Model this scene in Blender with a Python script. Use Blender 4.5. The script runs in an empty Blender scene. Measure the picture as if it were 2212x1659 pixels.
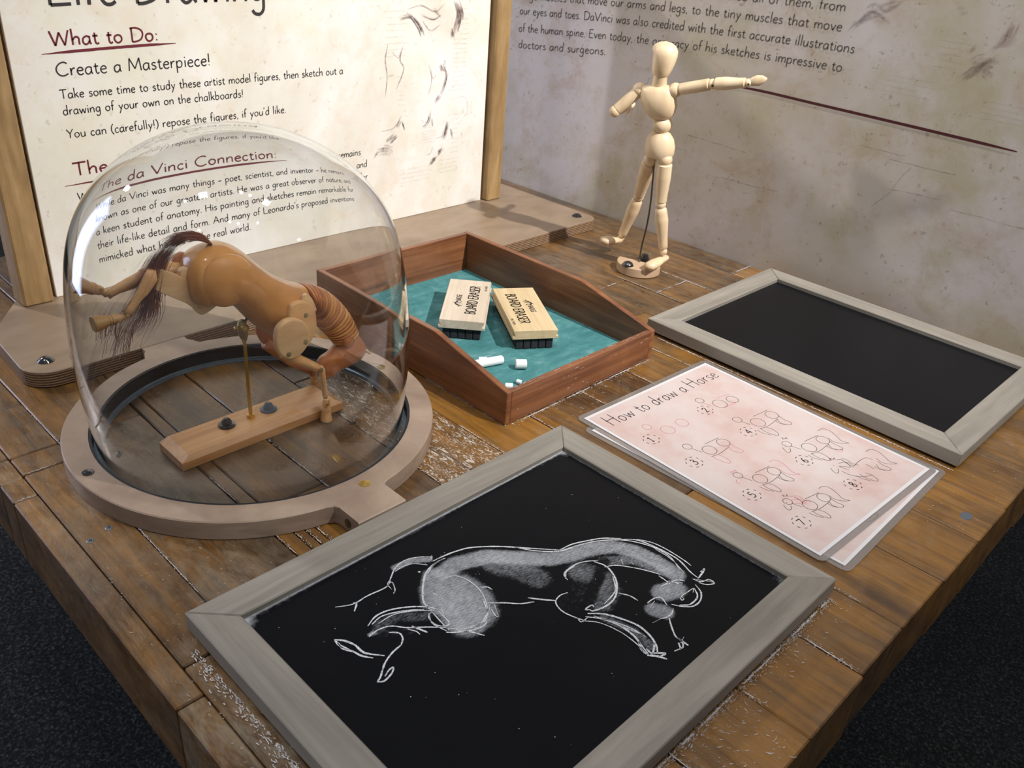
import bpy, bmesh, math, random
import numpy as np
from mathutils import Vector, Matrix
random.seed(7)
rng = np.random.default_rng(7)
C = bpy.context.scene.collection
SC = bpy.context.scene

# ------------------------------------------------------------------ camera
W, H, F = 2212.0, 1659.0, 1879.85
CAM = np.array([0.74810544, -0.40972629, 0.4763727])
ROT = (1.06132397, -0.0698961, 0.78224613)
cd = bpy.data.cameras.new('camera'); cam = bpy.data.objects.new('camera', cd); C.objects.link(cam)
cam.location = CAM; cam.rotation_euler = ROT
cd.sensor_fit = 'HORIZONTAL'; cd.sensor_width = 36.0; cd.lens = F * 36.0 / W
cd.clip_start = 0.02; cd.clip_end = 50
SC.camera = cam
cd.dof.use_dof = True; cd.dof.focus_distance = 0.86; cd.dof.aperture_fstop = 18.0
RM = np.array(cam.rotation_euler.to_matrix())

def ray(px, py): return RM @ np.array([(px - W/2)/F, -(py - H/2)/F, -1.0])
def on_z(px, py, z=0.0): d = ray(px, py); return CAM + d*(z-CAM[2])/d[2]
def on_x(px, py, x): d = ray(px, py); return CAM + d*(x-CAM[0])/d[0]
def on_y(px, py, y): d = ray(px, py); return CAM + d*(y-CAM[1])/d[1]

# ------------------------------------------------------------------ world, view, lights
vs = SC.view_settings
vs.view_transform = 'Standard'; vs.look = 'None'; vs.gamma = 1.0; vs.use_curve_mapping = False
vs.exposure = 0.0
wd = bpy.data.worlds.new('room_light'); SC.world = wd; wd.use_nodes = True
bg = wd.node_tree.nodes['Background']
bg.inputs[0].default_value = (0.93, 0.95, 1.0, 1); bg.inputs[1].default_value = 0.18

def aim(o, target):
    d = Vector(target) - o.location
    o.rotation_euler = d.to_track_quat('-Z', 'Y').to_euler()
def light(name, kind, loc, target, energy, color, size=0.05, spot=None, blend=0.5, size_y=None):
    d = bpy.data.lights.new(name, kind); d.energy = energy; d.color = color
    if kind == 'AREA':
        d.size = size
        if size_y: d.shape = 'RECTANGLE'; d.size_y = size_y
    else: d.shadow_soft_size = size
    if kind == 'SPOT': d.spot_size = math.radians(spot); d.spot_blend = blend
    o = bpy.data.objects.new(name, d); C.objects.link(o); o.location = loc; aim(o, target)
    return o
# the spotlight that throws the mannequin's shadow to the left along the sign's foot
light('spotlight', 'SPOT', (1.62, 0.62, 1.76), (-0.25, 0.57, 0.16), 300, (1.0, 0.95, 0.88), 0.022, 50, 1.0)
# lamp behind the sign that throws the mannequin's shadow on the wall
light('spotlight', 'SPOT', (-1.72, -0.76, 1.39), (0.35, 0.75, 0.12), 74, (1.0, 0.95, 0.90), 0.06, 60, 0.6)
# small overhead lamps
for x, y, z, e in ((0.9, -0.5, 2.3, 22), (0.75, -0.62, 2.3, 22), (1.1, -0.1, 2.35, 18), (0.25, 0.15, 2.3, 16), (0.1, 0.05, 2.3, 16), (-0.4, -0.9, 2.3, 14), (0.5, -1.3, 2.2, 16)):
    light('ceiling_lamp', 'SPOT', (x, y, z), (x*0.6+0.1, y*0.5+0.1, 0), e*0.36, (1.0, 0.96, 0.91), 0.03, 95, 0.7)
light('highlight_fill', 'AREA', (-0.25, -0.55, 2.3), (0.1, 0.0, 0), 5.0, (1.0, 0.97, 0.94), 0.16)  # added area fill: puts soft highlights on the horse through the glass
light('highlight_fill', 'AREA', (0.55, 0.35, 2.3), (0.1, 0.0, 0), 5.0, (1.0, 0.97, 0.94), 0.14)  # second added fill for the horse's highlights
# bluish screen off to the left, past the sign
light('screen_light', 'AREA', (-1.9, -1.05, 0.35), (0.1, -0.1, 0.1), 11.0, (0.58, 0.66, 1.0), 0.5, size_y=1.5)

# ------------------------------------------------------------------ node helpers
def srgb(r, g, b):
    f = lambda c: (c/255/12.92) if c/255 <= 0.04045 else ((c/255+0.055)/1.055)**2.4
    return (f(r), f(g), f(b), 1.0)
class M:
    def __init__(s, name):
        s.m = bpy.data.materials.new(name); s.m.use_nodes = True; s.t = s.m.node_tree
        s.b = s.t.nodes['Principled BSDF']; s.out = s.t.nodes['Material Output']
    def n(s, typ, **kw):
        nd = s.t.nodes.new(typ)
        for k, v in kw.items(): setattr(nd, k, v)
        return nd
    def set(s, nd, key, v):
        if isinstance(v, bpy.types.NodeSocket): s.t.links.new(v, nd.inputs[key])
        else: nd.inputs[key].default_value = v
    def p(s, key, v): s.set(s.b, key, v); return s
    def math(s, op, a, b=0.0, clamp=False):
        nd = s.n('ShaderNodeMath', operation=op, use_clamp=clamp); s.set(nd, 0, a); s.set(nd, 1, b); return nd.outputs[0]
    def mix(s, f, a, b, blend='MIX'):
        nd = s.n('ShaderNodeMix', data_type='RGBA', blend_type=blend)
        s.set(nd, 0, f); s.set(nd, 6, a); s.set(nd, 7, b); return nd.outputs[2]
    def ramp(s, f, stops):
        nd = s.n('ShaderNodeValToRGB'); s.set(nd, 0, f); e = nd.color_ramp.elements
        while len(e) > 1: e.remove(e[-1])
        e[0].position = stops[0][0]; e[0].color = stops[0][1]
        for p_, c_ in stops[1:]:
            x = e.new(p_); x.color = c_
        return nd.outputs[0]
    def coords(s, kind='Object'): return s.n('ShaderNodeTexCoord').outputs[kind]
    def mapping(s, vec, scale=(1, 1, 1), loc=(0, 0, 0), rot=(0, 0, 0)):
        nd = s.n('ShaderNodeMapping'); s.set(nd, 0, vec); s.set(nd, 'Scale', scale); s.set(nd, 'Location', loc); s.set(nd, 'Rotation', rot)
        return nd.outputs[0]
    def noise(s, vec, scale, detail=4, rough=0.55, dist=0.0, out='Fac'):
        nd = s.n('ShaderNodeTexNoise'); s.set(nd, 'Vector', vec); s.set(nd, 'Scale', scale); s.set(nd, 'Detail', detail)
        s.set(nd, 'Roughness', rough); s.set(nd, 'Distortion', dist); return nd.outputs[0 if out == 'Fac' else 1]
    def bump(s, h, strength=0.3, dist=0.001):
        nd = s.n('ShaderNodeBump'); s.set(nd, 'Height', h); s.set(nd, 'Strength', strength); s.set(nd, 'Distance', dist)
        s.t.links.new(nd.outputs[0], s.b.inputs['Normal'])
    def attr(s, name, typ='GEOMETRY'):
        nd = s.n('ShaderNodeAttribute'); nd.attribute_name = name; nd.attribute_type = typ; return nd
    def rnd(s): return s.n('ShaderNodeObjectInfo').outputs['Random']
    def offvec(s, vec, amt=7.0):
        a = s.n('ShaderNodeVectorMath', operation='ADD'); s.set(a, 0, vec)
        c = s.n('ShaderNodeCombineXYZ'); r = s.math('MULTIPLY', s.rnd(), amt)
        for k in range(3): s.set(c, k, r)
        s.set(a, 1, c.outputs[0]); return a.outputs[0]

def plain(name, col, rough=0.5, metal=0.0, spec=0.5, coat=0.0, var=0.0, vscale=60):
    a = M(name); a.p('Roughness', rough).p('Metallic', metal).p('Specular IOR Level', spec).p('Coat Weight', coat)
    if var:
        f = a.noise(a.coords(), vscale, 4)
        dark = tuple(c*(1-var) for c in col[:3])+(1,); lite = tuple(min(1, c*(1+var)) for c in col[:3])+(1,)
        a.p('Base Color', a.ramp(f, [(0.3, dark), (0.7, lite)]))
    else: a.p('Base Color', col)
    return a.m

def wood(name, dark, mid, lite, stretch=(2, 40, 40), rough=0.4, coat=0.0, bump=0.15, blotch=0.35, coatr=0.1, fine=3.0):
    a = M(name); v = a.offvec(a.coords())
    g = a.noise(a.mapping(v, stretch), 1.0, 6, 0.6, 0.6)
    g2 = a.noise(a.mapping(v, tuple(s*fine for s in stretch)), 1.0, 4, 0.6)
    f = a.math('ADD', a.math('MULTIPLY', g, 0.7), a.math('MULTIPLY', g2, 0.3))
    col = a.ramp(f, [(0.34, dark), (0.5, mid), (0.66, lite)])
    b = a.noise(v, 18, 3)
    col = a.mix(a.math('MULTIPLY', a.ramp(b, [(0.35, (1, 1, 1, 1)), (0.6, (0, 0, 0, 1))]), blotch), col, dark)
    a.p('Base Color', col).p('Roughness', rough).p('Coat Weight', coat).p('Coat Roughness', coatr)
    a.bump(g2, bump, 0.0006)
    return a.m

# reclaimed table planks under thick varnish
def plank_mat():
    a = M('varnished_reclaimed_wood'); v = a.offvec(a.coords(), 3.0)
    tone = a.attr('tone', 'OBJECT').outputs['Fac']; chalky = a.attr('chalky', 'OBJECT').outputs['Fac']
    g = a.noise(a.mapping(v, (3.5, 45, 20)), 1.0, 8, 0.62, 1.2)
    g2 = a.noise(a.mapping(v, (16, 260, 60)), 1.0, 5, 0.65, 0.4)
    bl = a.noise(v, 9, 6, 0.62, 0.8)
    f = a.math('ADD', a.math('MULTIPLY', g, 0.45), a.math('MULTIPLY', bl, 0.35))
    f = a.math('ADD', f, a.math('MULTIPLY', g2, 0.2))
    f = a.math('ADD', f, a.math('MULTIPLY', a.math('SUBTRACT', tone, 0.5), 0.20))
    col = a.ramp(f, [(0.30, srgb(38, 25, 14)), (0.41, srgb(74, 50, 25)), (0.50, srgb(108, 74, 31)), (0.60, srgb(142, 98, 36)), (0.75, srgb(160, 116, 54))])
    # greyish wear where the varnish is rubbed
    wear = a.noise(a.coords(), 14, 8, 0.7, 1.5)
    wf = a.ramp(wear, [(0.50, (0, 0, 0, 1)), (0.68, (1, 1, 1, 1))])
    col = a.mix(a.math('MULTIPLY', wf, 0.22), col, srgb(140, 124, 104))
    # chalk dust and white flecks in pits
    pit = a.noise(a.mapping(a.coords(), (120, 300, 120), rot=(0, 0, 0.2)), 1.0, 6, 0.75, 1.0)
    th = a.math('SUBTRACT', 0.74, a.math('MULTIPLY', chalky, 0.20))
    cf = a.math('MULTIPLY', a.math('SUBTRACT', pit, th), 22.0, clamp=True)
    patch = a.ramp(a.noise(a.coords(), 22, 3), [(0.45, (0, 0, 0, 1)), (0.58, (1, 1, 1, 1))])
    cf = a.math('MULTIPLY', cf, a.math('MAXIMUM', patch, chalky), clamp=True)
    col = a.mix(a.math('MULTIPLY', cf, 0.85), col, srgb(214, 208, 200))
    hz = a.attr('haze', 'OBJECT').outputs['Fac']
    hn = a.ramp(a.noise(a.mapping(a.coords(), (26, 60, 30), rot=(0, 0, .5)), 1.0, 7, 0.72, 1.2), [(0.38, (0, 0, 0, 1)), (0.62, (1, 1, 1, 1))])
    col = a.mix(a.math('MULTIPLY', hz, hn, clamp=True), col, srgb(158, 146, 126))
    st = a.ramp(a.noise(a.coords(), 7, 5, 0.6, 0.6), [(0.34, (1, 1, 1, 1)), (0.50, (0, 0, 0, 1))])
    col = a.mix(a.math('MULTIPLY', st, 0.55), col, srgb(52, 38, 26))
    a.p('Base Color', col)
    rr = a.ramp(wear, [(0.35, (0.22, 0.22, 0.22, 1)), (0.65, (0.5, 0.5, 0.5, 1))])
    a.p('Roughness', rr).p('Coat Weight', 0.45).p('Coat Roughness', 0.22)
    gouge = a.noise(a.mapping(a.coords(), (70, 150, 70), rot=(0, 0, 0.3)), 1.0, 3, 0.6, 1.6)
    h = a.math('ADD', a.math('MULTIPLY', g2, 0.35), a.math('MULTIPLY', wear, 0.5))
    h = a.math('ADD', h, a.math('MULTIPLY', gouge, a.math('MULTIPLY', chalky, 2.2)))
    a.bump(h, 0.45, 0.0016)
    return a.m
MAT = {}
MAT['plank'] = plank_mat()
MAT['seam'] = plain('seam_filler', srgb(60, 46, 34), 0.8, var=0.3)
MAT['dust'] = plain('chalk_dust', srgb(214, 212, 214), 0.95, var=0.12, vscale=900)
MAT['edge'] = wood('edge_wood', srgb(70, 52, 30), srgb(104, 80, 48), srgb(130, 104, 66), (3, 3, 60), 0.55, 0.1)
MAT['ply'] = wood('sealed_plywood', srgb(124, 104, 86), srgb(144, 124, 104), srgb(158, 138, 118), (14, 6, 30), 0.42, 0.1, 0.05, 0.12, 0.3)
MAT['ring'] = wood('ring_plywood', srgb(134, 114, 100), srgb(160, 140, 124), srgb(180, 160, 142), (9, 9, 40), 0.5, 0.05, 0.06, 0.15)
def ply_edge():
    a = M('plywood_edge'); v = a.coords()
    w = a.n('ShaderNodeTexWave', wave_type='BANDS', bands_direction='Z'); a.set(w, 'Vector', v); a.set(w, 'Scale', 110.0)
    a.set(w, 'Distortion', 1.2); a.set(w, 'Detail', 3.0); a.set(w, 'Detail Scale', 8.0)
    n = a.noise(a.mapping(v, (30, 30, 300)), 1.0, 4)
    f = a.math('ADD', a.math('MULTIPLY', w.outputs[1], 0.6), a.math('MULTIPLY', n, 0.4))
    a.p('Base Color', a.ramp(f, [(0.25, srgb(74, 54, 40)), (0.5, srgb(128, 102, 78)), (0.8, srgb(160, 132, 104))])).p('Roughness', 0.6)
    a.bump(f, 0.5, 0.0008); return a.m
MAT['plyedge'] = ply_edge()
MAT['post'] = wood('post_wood', srgb(132, 104, 66), srgb(164, 134, 92), srgb(188, 158, 116), (40, 40, 6), 0.6, 0, 0.1, 0.5)
MAT['greyframe'] = wood('grey_washed_wood', srgb(124, 119, 112), srgb(144, 139, 131), srgb(160, 155, 147), (60, 4, 30), 0.6, 0, 0.12, 0.22)
MAT['greyframe_x'] = wood('grey_washed_wood_x', srgb(124, 119, 112), srgb(144, 139, 131), srgb(160, 155, 147), (4, 60, 30), 0.6, 0, 0.12, 0.22)
MAT['tray'] = wood('reddish_brown_wood', srgb(92, 54, 34), srgb(130, 82, 52), srgb(152, 102, 68), (5, 5, 110), 0.38, 0.25, 0.08, 0.35, 0.25)
def felt():
    a = M('teal_felt'); v = a.coords()
    n1 = a.noise(v, 16, 7, 0.65, 1.2); n2 = a.noise(a.mapping(v, (120, 30, 30), rot=(0, 0, 0.9)), 1, 5, 0.7)
    f = a.math('ADD', a.math('MULTIPLY', n1, 0.6), a.math('MULTIPLY', n2, 0.4))
    a.p('Base Color', a.ramp(f, [(0.32, srgb(38, 98, 102)), (0.5, srgb(68, 128, 132)), (0.62, srgb(108, 152, 156)), (0.8, srgb(160, 186, 190))])).p('Roughness', 0.9)
    a.bump(n2, 0.3, 0.0005); return a.m
MAT['felt'] = felt()
MAT['eraserwood'] = wood('eraser_pine', srgb(186, 164, 128), srgb(206, 184, 146), srgb(220, 200, 164), (3, 60, 60), 0.65, 0, 0.05, 0.2)
MAT['eraserwood2'] = wood('eraser_chalky_pine', srgb(182, 168, 150), srgb(204, 190, 172), srgb(220, 208, 194), (3, 60, 60), 0.75, 0, 0.05, 0.2)
MAT['erasfelt'] = plain('eraser_black_felt', srgb(38, 40, 46), 0.95, var=0.5, vscale=300)
MAT['ink'] = plain('black_ink', srgb(48, 44, 46), 0.7)
MAT['inkgrey'] = plain('grey_ink', srgb(92, 84, 84), 0.7)
MAT['inkred'] = plain('dark_red_ink', srgb(104, 30, 44), 0.7)
MAT['inkwall'] = plain('faded_ink', srgb(84, 78, 74), 0.8)
MAT['inkline'] = plain('maroon_ink', srgb(70, 16, 24), 0.8)
MAT['pinkink'] = plain('pink_ink', srgb(196, 120, 134), 0.7)
MAT['chalk'] = plain('white_chalk', srgb(236, 238, 242), 0.9, var=0.03)
MAT['mann'] = wood('pale_lime_wood', srgb(212, 184, 148), srgb(230, 206, 172), srgb(240, 220, 190), (30, 30, 5), 0.4, 0.15, 0.03, 0.15)
MAT['mannbase'] = wood('base_wood', srgb(172, 144, 118), srgb(194, 166, 138), srgb(206, 180, 152), (10, 10, 10), 0.55, 0, 0.03, 0.1)
MAT['horse'] = wood('glossy_honey_wood', srgb(164, 106, 48), srgb(204, 142, 72), srgb(220, 166, 98), (5, 2.4, 5), 0.28, 0.7, 0.03, 0.25, 0.08, 4)
MAT['horsedark'] = wood('glossy_red_brown_wood', srgb(150, 82, 40), srgb(184, 112, 58), srgb(204, 136, 80), (60, 14, 14), 0.3, 0.6, 0.05, 0.3, 0.08)
MAT['horselight'] = wood('pale_wood_plate', srgb(196, 150, 100), srgb(216, 176, 126), srgb(230, 196, 150), (50, 8, 30), 0.35, 0.4, 0.03, 0.15, 0.12)
MAT['horsemid'] = wood('tan_wood_plate', srgb(192, 138, 84), srgb(214, 164, 106), srgb(226, 182, 126), (50, 8, 30), 0.35, 0.4, 0.03, 0.2, 0.12)
MAT['stand'] = wood('stand_wood', srgb(176, 122, 74), srgb(200, 150, 98), srgb(214, 170, 120), (60, 4, 60), 0.35, 0.3, 0.04, 0.15, 0.15)
MAT['brass'] = plain('brass', srgb(214, 178, 96), 0.3, 0.85)
MAT['brassdull'] = plain('dull_brass', srgb(166, 152, 108), 0.4, 0.7)
MAT['blackmetal'] = plain('black_metal', (0.012, 0.012, 0.014, 1), 0.16, 0.0, 0.8, 0.6)
MAT['greymetal'] = plain('grey_cap', srgb(88, 96, 108), 0.35, 0.0, 0.6, 0.3)
MAT['steel'] = plain('steel', srgb(120, 118, 112), 0.3, 1.0)
MAT['rubber'] = plain('black_foam', srgb(34, 36, 42), 0.8, var=0.35, vscale=400)
MAT['edgereflect'] = plain('painted_edge_reflection', srgb(128, 142, 156), 0.85, var=0.15, vscale=300)  # grey-blue colour standing in for a reflection at the glass base
MAT['hair'] = plain('brown_hair', srgb(156, 90, 62), 0.35, 0, 0.6, var=0.25, vscale=80)
MAT['paperwhite'] = plain('paper_white', srgb(212, 211, 216), 0.6)
def pinkpaper():
    a = M('pink_parchment_print'); v = a.coords()
    n = a.noise(v, 11, 6, 0.6); n2 = a.noise(v, 60, 4)
    f = a.math('ADD', a.math('MULTIPLY', n, 0.8), a.math('MULTIPLY', n2, 0.2))
    a.p('Base Color', a.ramp(f, [(0.38, srgb(198, 172, 168)), (0.5, srgb(204, 188, 186)), (0.62, srgb(206, 196, 196))])).p('Roughness', 0.5)
    return a.m
MAT['pink'] = pinkpaper()
def clear(name, tint=(1, 1, 1, 1), refl=0.5, fac=0.9):
    a = M(name); tr = a.n('ShaderNodeBsdfTransparent'); a.set(tr, 0, tint)
    gl = a.n('ShaderNodeBsdfGlossy'); a.set(gl, 'Roughness', 0.12); a.set(gl, 0, (1, 1, 1, 1))
    fr = a.n('ShaderNodeFresnel'); a.set(fr, 0, 1.5)
    df = a.n('ShaderNodeBsdfDiffuse'); a.set(df, 0, srgb(190, 184, 182))
    m1 = a.n('ShaderNodeMixShader'); a.set(m1, 0, 1-fac); a.t.links.new(tr.outputs[0], m1.inputs[1]); a.t.links.new(df.outputs[0], m1.inputs[2])
    m2 = a.n('ShaderNodeMixShader'); a.set(m2, 0, a.math('MULTIPLY', fr.outputs[0], refl)); a.t.links.new(m1.outputs[0], m2.inputs[1]); a.t.links.new(gl.outputs[0], m2.inputs[2])
    a.t.links.new(m2.outputs[0], a.out.inputs[0]); return a.m
MAT['pouch'] = clear('clear_laminate', (0.86, 0.86, 0.87, 1), 0.6, 0.80)
def parchment(name, base, lite, stain, olive, stainamt=0.5):
    a = M(name); v = a.coords()
    n1 = a.noise(v, 3.2, 8, 0.62, 0.5); n2 = a.noise(v, 11, 8, 0.68, 1.0); n3 = a.noise(v, 60, 6, 0.7)
    col = a.ramp(n1, [(0.36, base), (0.58, lite)])
    s = a.ramp(a.math('ADD', a.math('MULTIPLY', n2, 0.7), a.math('MULTIPLY', n3, 0.3)), [(0.50, (0, 0, 0, 1)), (0.66, (1, 1, 1, 1))])
    col = a.mix(a.math('MULTIPLY', s, stainamt), col, stain)
    o = a.ramp(a.noise(a.mapping(v, loc=(5, 3, 1)), 7, 7, 0.65), [(0.52, (0, 0, 0, 1)), (0.66, (1, 1, 1, 1))])
    col = a.mix(a.math('MULTIPLY', o, stainamt), col, olive)
    sp = a.ramp(a.noise(v, 110, 4, 0.65), [(0.62, (0, 0, 0, 1)), (0.70, (1, 1, 1, 1))])
    col = a.mix(a.math('MULTIPLY', sp, 0.5*stainamt*2), col, tuple(c*0.6 for c in stain[:3])+(1,))
    a.p('Base Color', col).p('Roughness', 0.55)
    return a
MAT['poster'] = parchment('poster_parchment', srgb(220, 216, 204), srgb(240, 239, 238), srgb(218, 194, 166), srgb(220, 218, 186), 0.38).m
MAT['wall'] = parchment('wall_parchment', srgb(178, 170, 154), srgb(196, 190, 192), srgb(160, 130, 98), srgb(160, 154, 114), 0.5).m
def sketchmat():
    a = M('printed_sepia'); v = a.coords()
    d = a.attr('dens').outputs['Fac']
    tr = a.n('ShaderNodeBsdfTransparent'); a.p('Base Color', srgb(118, 74, 84)).p('Roughness', 0.6)
    f = a.math('MULTIPLY', a.math('MULTIPLY', a.ramp(a.noise(v, 150, 4), [(0.3, (0.3, 0.3, 0.3, 1)), (0.7, (1, 1, 1, 1))]), d), 1.0, clamp=True)
    m2 = a.n('ShaderNodeMixShader'); a.set(m2, 0, f); a.t.links.new(tr.outputs[0], m2.inputs[1]); a.t.links.new(a.b.outputs[0], m2.inputs[2])
    a.t.links.new(m2.outputs[0], a.out.inputs[0]); return a.m
MAT['sepia'] = sketchmat()
def chalkline():
    a = M('chalk_stroke'); v = a.coords()
    tr = a.n('ShaderNodeBsdfTransparent'); a.p('Base Color', srgb(226, 230, 238)).p('Roughness', 0.95)
    f = a.ramp(a.noise(v, 900, 3, 0.7), [(0.34, (0.15, 0.15, 0.15, 1)), (0.5, (1, 1, 1, 1))])
    m2 = a.n('ShaderNodeMixShader'); a.set(m2, 0, f); a.t.links.new(tr.outputs[0], m2.inputs[1]); a.t.links.new(a.b.outputs[0], m2.inputs[2])
    a.t.links.new(m2.outputs[0], a.out.inputs[0]); return a.m
MAT['chalkline'] = chalkline()
def boardmat():
    a = M('chalkboard_black'); v = a.coords()
    d = a.attr('chalk').outputs['Fac']
    n = a.noise(a.mapping(v, (260, 260, 260)), 1.0, 5, 0.7); n2 = a.noise(v, 40, 4, 0.6)
    gr = a.noise(a.mapping(v, (900, 240, 900), rot=(0, 0, 0.5)), 1.0, 4, 0.7)
    g1 = a.math('ADD', a.math('MULTIPLY', gr, 0.55), a.math('MULTIPLY', n, 0.45))
    k = a.math('MULTIPLY', a.math('ADD', a.math('MULTIPLY', d, 0.95), a.math('MULTIPLY', a.math('SUBTRACT', g1, 0.62), 1.5)), a.math('MULTIPLY', d, 1.9, clamp=True), clamp=True)
    k = a.math('MULTIPLY', k, 0.9, clamp=True)
    base = a.mix(a.math('MULTIPLY', n2, 0.25), srgb(12, 13, 17), srgb(26, 29, 35))
    a.p('Base Color', a.mix(k, base, srgb(214, 220, 230)))
    a.p('Roughness', a.mix(k, (0.33, 0.33, 0.33, 1), (0.9, 0.9, 0.9, 1))).p('Specular IOR Level', 0.14)
    return a.m
MAT['board'] = boardmat()
def carpet():
    a = M('charcoal_carpet'); v = a.coords()
    n = a.noise(v, 170, 4, 0.85); n2 = a.noise(v, 30, 3)
    a.p('Base Color', a.ramp(n, [(0.42, srgb(14, 15, 17)), (0.55, srgb(52, 54, 57)), (0.66, srgb(120, 122, 118))])).p('Roughness', 1.0)
    a.bump(n, 1.0, 0.006); return a.m
MAT['carpet'] = carpet()
def glassmat():
    a = M('dome_glass')
    a.t.nodes.remove(a.b)
    g = a.n('ShaderNodeBsdfGlass'); a.set(g, 'IOR', 1.47); a.set(g, 'Roughness', 0.0); a.set(g, 'Color', (0.985, 0.992, 0.995, 1))
    a.t.links.new(g.outputs[0], a.out.inputs[0]); return a.m
MAT['glass'] = glassmat()

# ------------------------------------------------------------------ mesh helpers
def link(name, verts, faces, mat, parent=None, smooth=False, mats=None, midx=None):
    me = bpy.data.meshes.new(name)
    me.from_pydata([tuple(map(float, v)) for v in verts], [], [tuple(int(i) for i in f) for f in faces])
    me.update()
    if mats:
        for m_ in mats: me.materials.append(m_)
        me.polygons.foreach_set('material_index', np.array(midx, dtype=np.int32))
    elif mat: me.materials.append(mat)
    if smooth: me.polygons.foreach_set('use_smooth', [True]*len(me.polygons))
    o = bpy.data.objects.new(name, me); C.objects.link(o)
    if parent:
        o.parent = parent; o.matrix_parent_inverse = Matrix.Identity(4)
        pr = parent; acc = Matrix.Identity(4)
        while pr is not None: acc = pr.matrix_basis @ acc; pr = pr.parent
        me.transform(acc.inverted())
    return o
def from_bm(name, bm, mat, parent=None, smooth=False, angle=None):
    bmesh.ops.recalc_face_normals(bm, faces=bm.faces[:])
    v = [tuple(x.co) for x in bm.verts]; bm.verts.index_update()
    f = [[q.index for q in x.verts] for x in bm.faces]; bm.free()
    o = link(name, v, f, mat, parent, smooth)
    if angle: o.data.set_sharp_from_angle(angle=angle)
    return o
def empty(name, loc, label, cat, group=None):
    o = bpy.data.objects.new(name, None); C.objects.link(o); o.location = loc; o.empty_display_size = 0.02
    o['label'] = label; o['category'] = cat
    if group: o['group'] = group
    return o
def tag(o, label, cat, group=None):
    o['label'] = label; o['category'] = cat
    if group: o['group'] = group
    return o
def prism_bm(poly, z0, z1, bev=0.0, segs=1):
    """extrude a 2-D outline upward (x,y) -> z"""
    bm = bmesh.new()
    vs_ = [bm.verts.new((x, y, z0)) for x, y in poly]; f = bm.faces.new(vs_)
    r = bmesh.ops.extrude_face_region(bm, geom=[f])
    bmesh.ops.translate(bm, verts=[g for g in r['geom'] if isinstance(g, bmesh.types.BMVert)], vec=(0, 0, z1-z0))
    bmesh.ops.recalc_face_normals(bm, faces=bm.faces[:])
    if bev:
        es = [e for e in bm.edges if abs(e.verts[0].co.z-e.verts[1].co.z) < 1e-9]
        if len(poly) <= 8: es = bm.edges[:]
        bmesh.ops.bevel(bm, geom=es, offset=bev, segments=segs, profile=0.5, affect='EDGES')
    return bm
def box_bm(x0, x1, y0, y1, z0, z1, bev=0.0, segs=1):
    return prism_bm([(x0, y0), (x1, y0), (x1, y1), (x0, y1)], z0, z1, bev, segs)
def box(name, x0, x1, y0, y1, z0, z1, mat, parent=None, bev=0.0, segs=1):
    return from_bm(name, box_bm(x0, x1, y0, y1, z0, z1, bev, segs), mat, parent)
def frame_from(d, up=(0, 0, 1)):
    d = np.array(d, float); d /= np.linalg.norm(d); u = np.array(up, float)
    if abs(d@u) > 0.97: u = np.array([1.0, 0, 0])
    a = np.cross(u, d); a /= np.linalg.norm(a); b = np.cross(d, a)
    return a, b, d
def rings_mesh(rings, cap=True):
    n = len(rings[0]); V = [v for r in rings for v in r]; Fc = []
    for k in range(len(rings)-1):
        for i in range(n):
            j = (i+1) % n; Fc.append((k*n+i, k*n+j, (k+1)*n+j, (k+1)*n+i))
    if cap:
        Fc.append(tuple(range(n))[::-1]); Fc.append(tuple((len(rings)-1)*n+i for i in range(n)))
    return V, Fc
def lathe(name, prof, origin, axis, mat, parent=None, segs=32, smooth=True, up=(0, 0, 1), cap=True, sx=1.0, sy=1.0, angle=0.7):
    """prof: (t along axis in metres, radius)"""
    a, b, d = frame_from(axis, up); o_ = np.array(origin, float); rings = []
    for t, r in prof:
        rings.append([o_ + d*t + (a*math.cos(q)*sx + b*math.sin(q)*sy)*max(r, 1e-5) for q in np.linspace(0, 2*math.pi, segs, endpoint=False)])
    V, Fc = rings_mesh(rings, cap)
    ob = link(name, V, Fc, mat, parent, smooth)
    if smooth and angle: ob.data.set_sharp_from_angle(angle=angle)
    return ob
def limb(name, p0, p1, radii, mat, parent=None, segs=20, up=(0, 0, 1), sx=1.0, sy=1.0):
    """turned limb between two points; radii: (fraction, radius)"""
    p0 = np.array(p0, float); p1 = np.array(p1, float); L = np.linalg.norm(p1-p0)
    xs = np.array([r[0] for r in radii]); ys = np.array([r[1] for r in radii])
    pr = [(t*L, float(np.interp(t, xs, ys))) for t in sorted(set(list(xs)+list(np.linspace(xs[0], xs[-1], 9))))]
    return lathe(name, pr, p0, p1-p0, mat, parent, segs, True, up, True, sx, sy)
def ball(name, c, r, mat, parent=None, segs=20, scale=(1, 1, 1), axis=(0, 0, 1)):
    n = 12; pr = [(-r*math.cos(q)*scale[2], r*math.sin(q)) for q in np.linspace(0.0, math.pi, n)]
    return lathe(name, pr, c, axis, mat, parent, segs, True, sx=scale[0], sy=scale[1], angle=None)
def catmull(pts, k=6, closed=False):
    P = [np.array(p, float) for p in pts]; n = len(P)
    if n < 3 and not closed: return P
    out = []
    rng_ = range(n if closed else n-1)
    for i in rng_:
        p0 = P[(i-1) % n] if closed or i > 0 else 2*P[0]-P[1]
        p1 = P[i]; p2 = P[(i+1) % n]
        p3 = P[(i+2) % n] if closed or i+2 < n else 2*P[-1]-P[-2]
        for t in np.linspace(0, 1, k, endpoint=False):
            out.append(0.5*((2*p1)+(-p0+p2)*t+(2*p0-5*p1+4*p2-p3)*t*t+(-p0+3*p1-3*p2+p3)*t**3))
    if not closed: out.append(P[-1])
    return out
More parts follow.
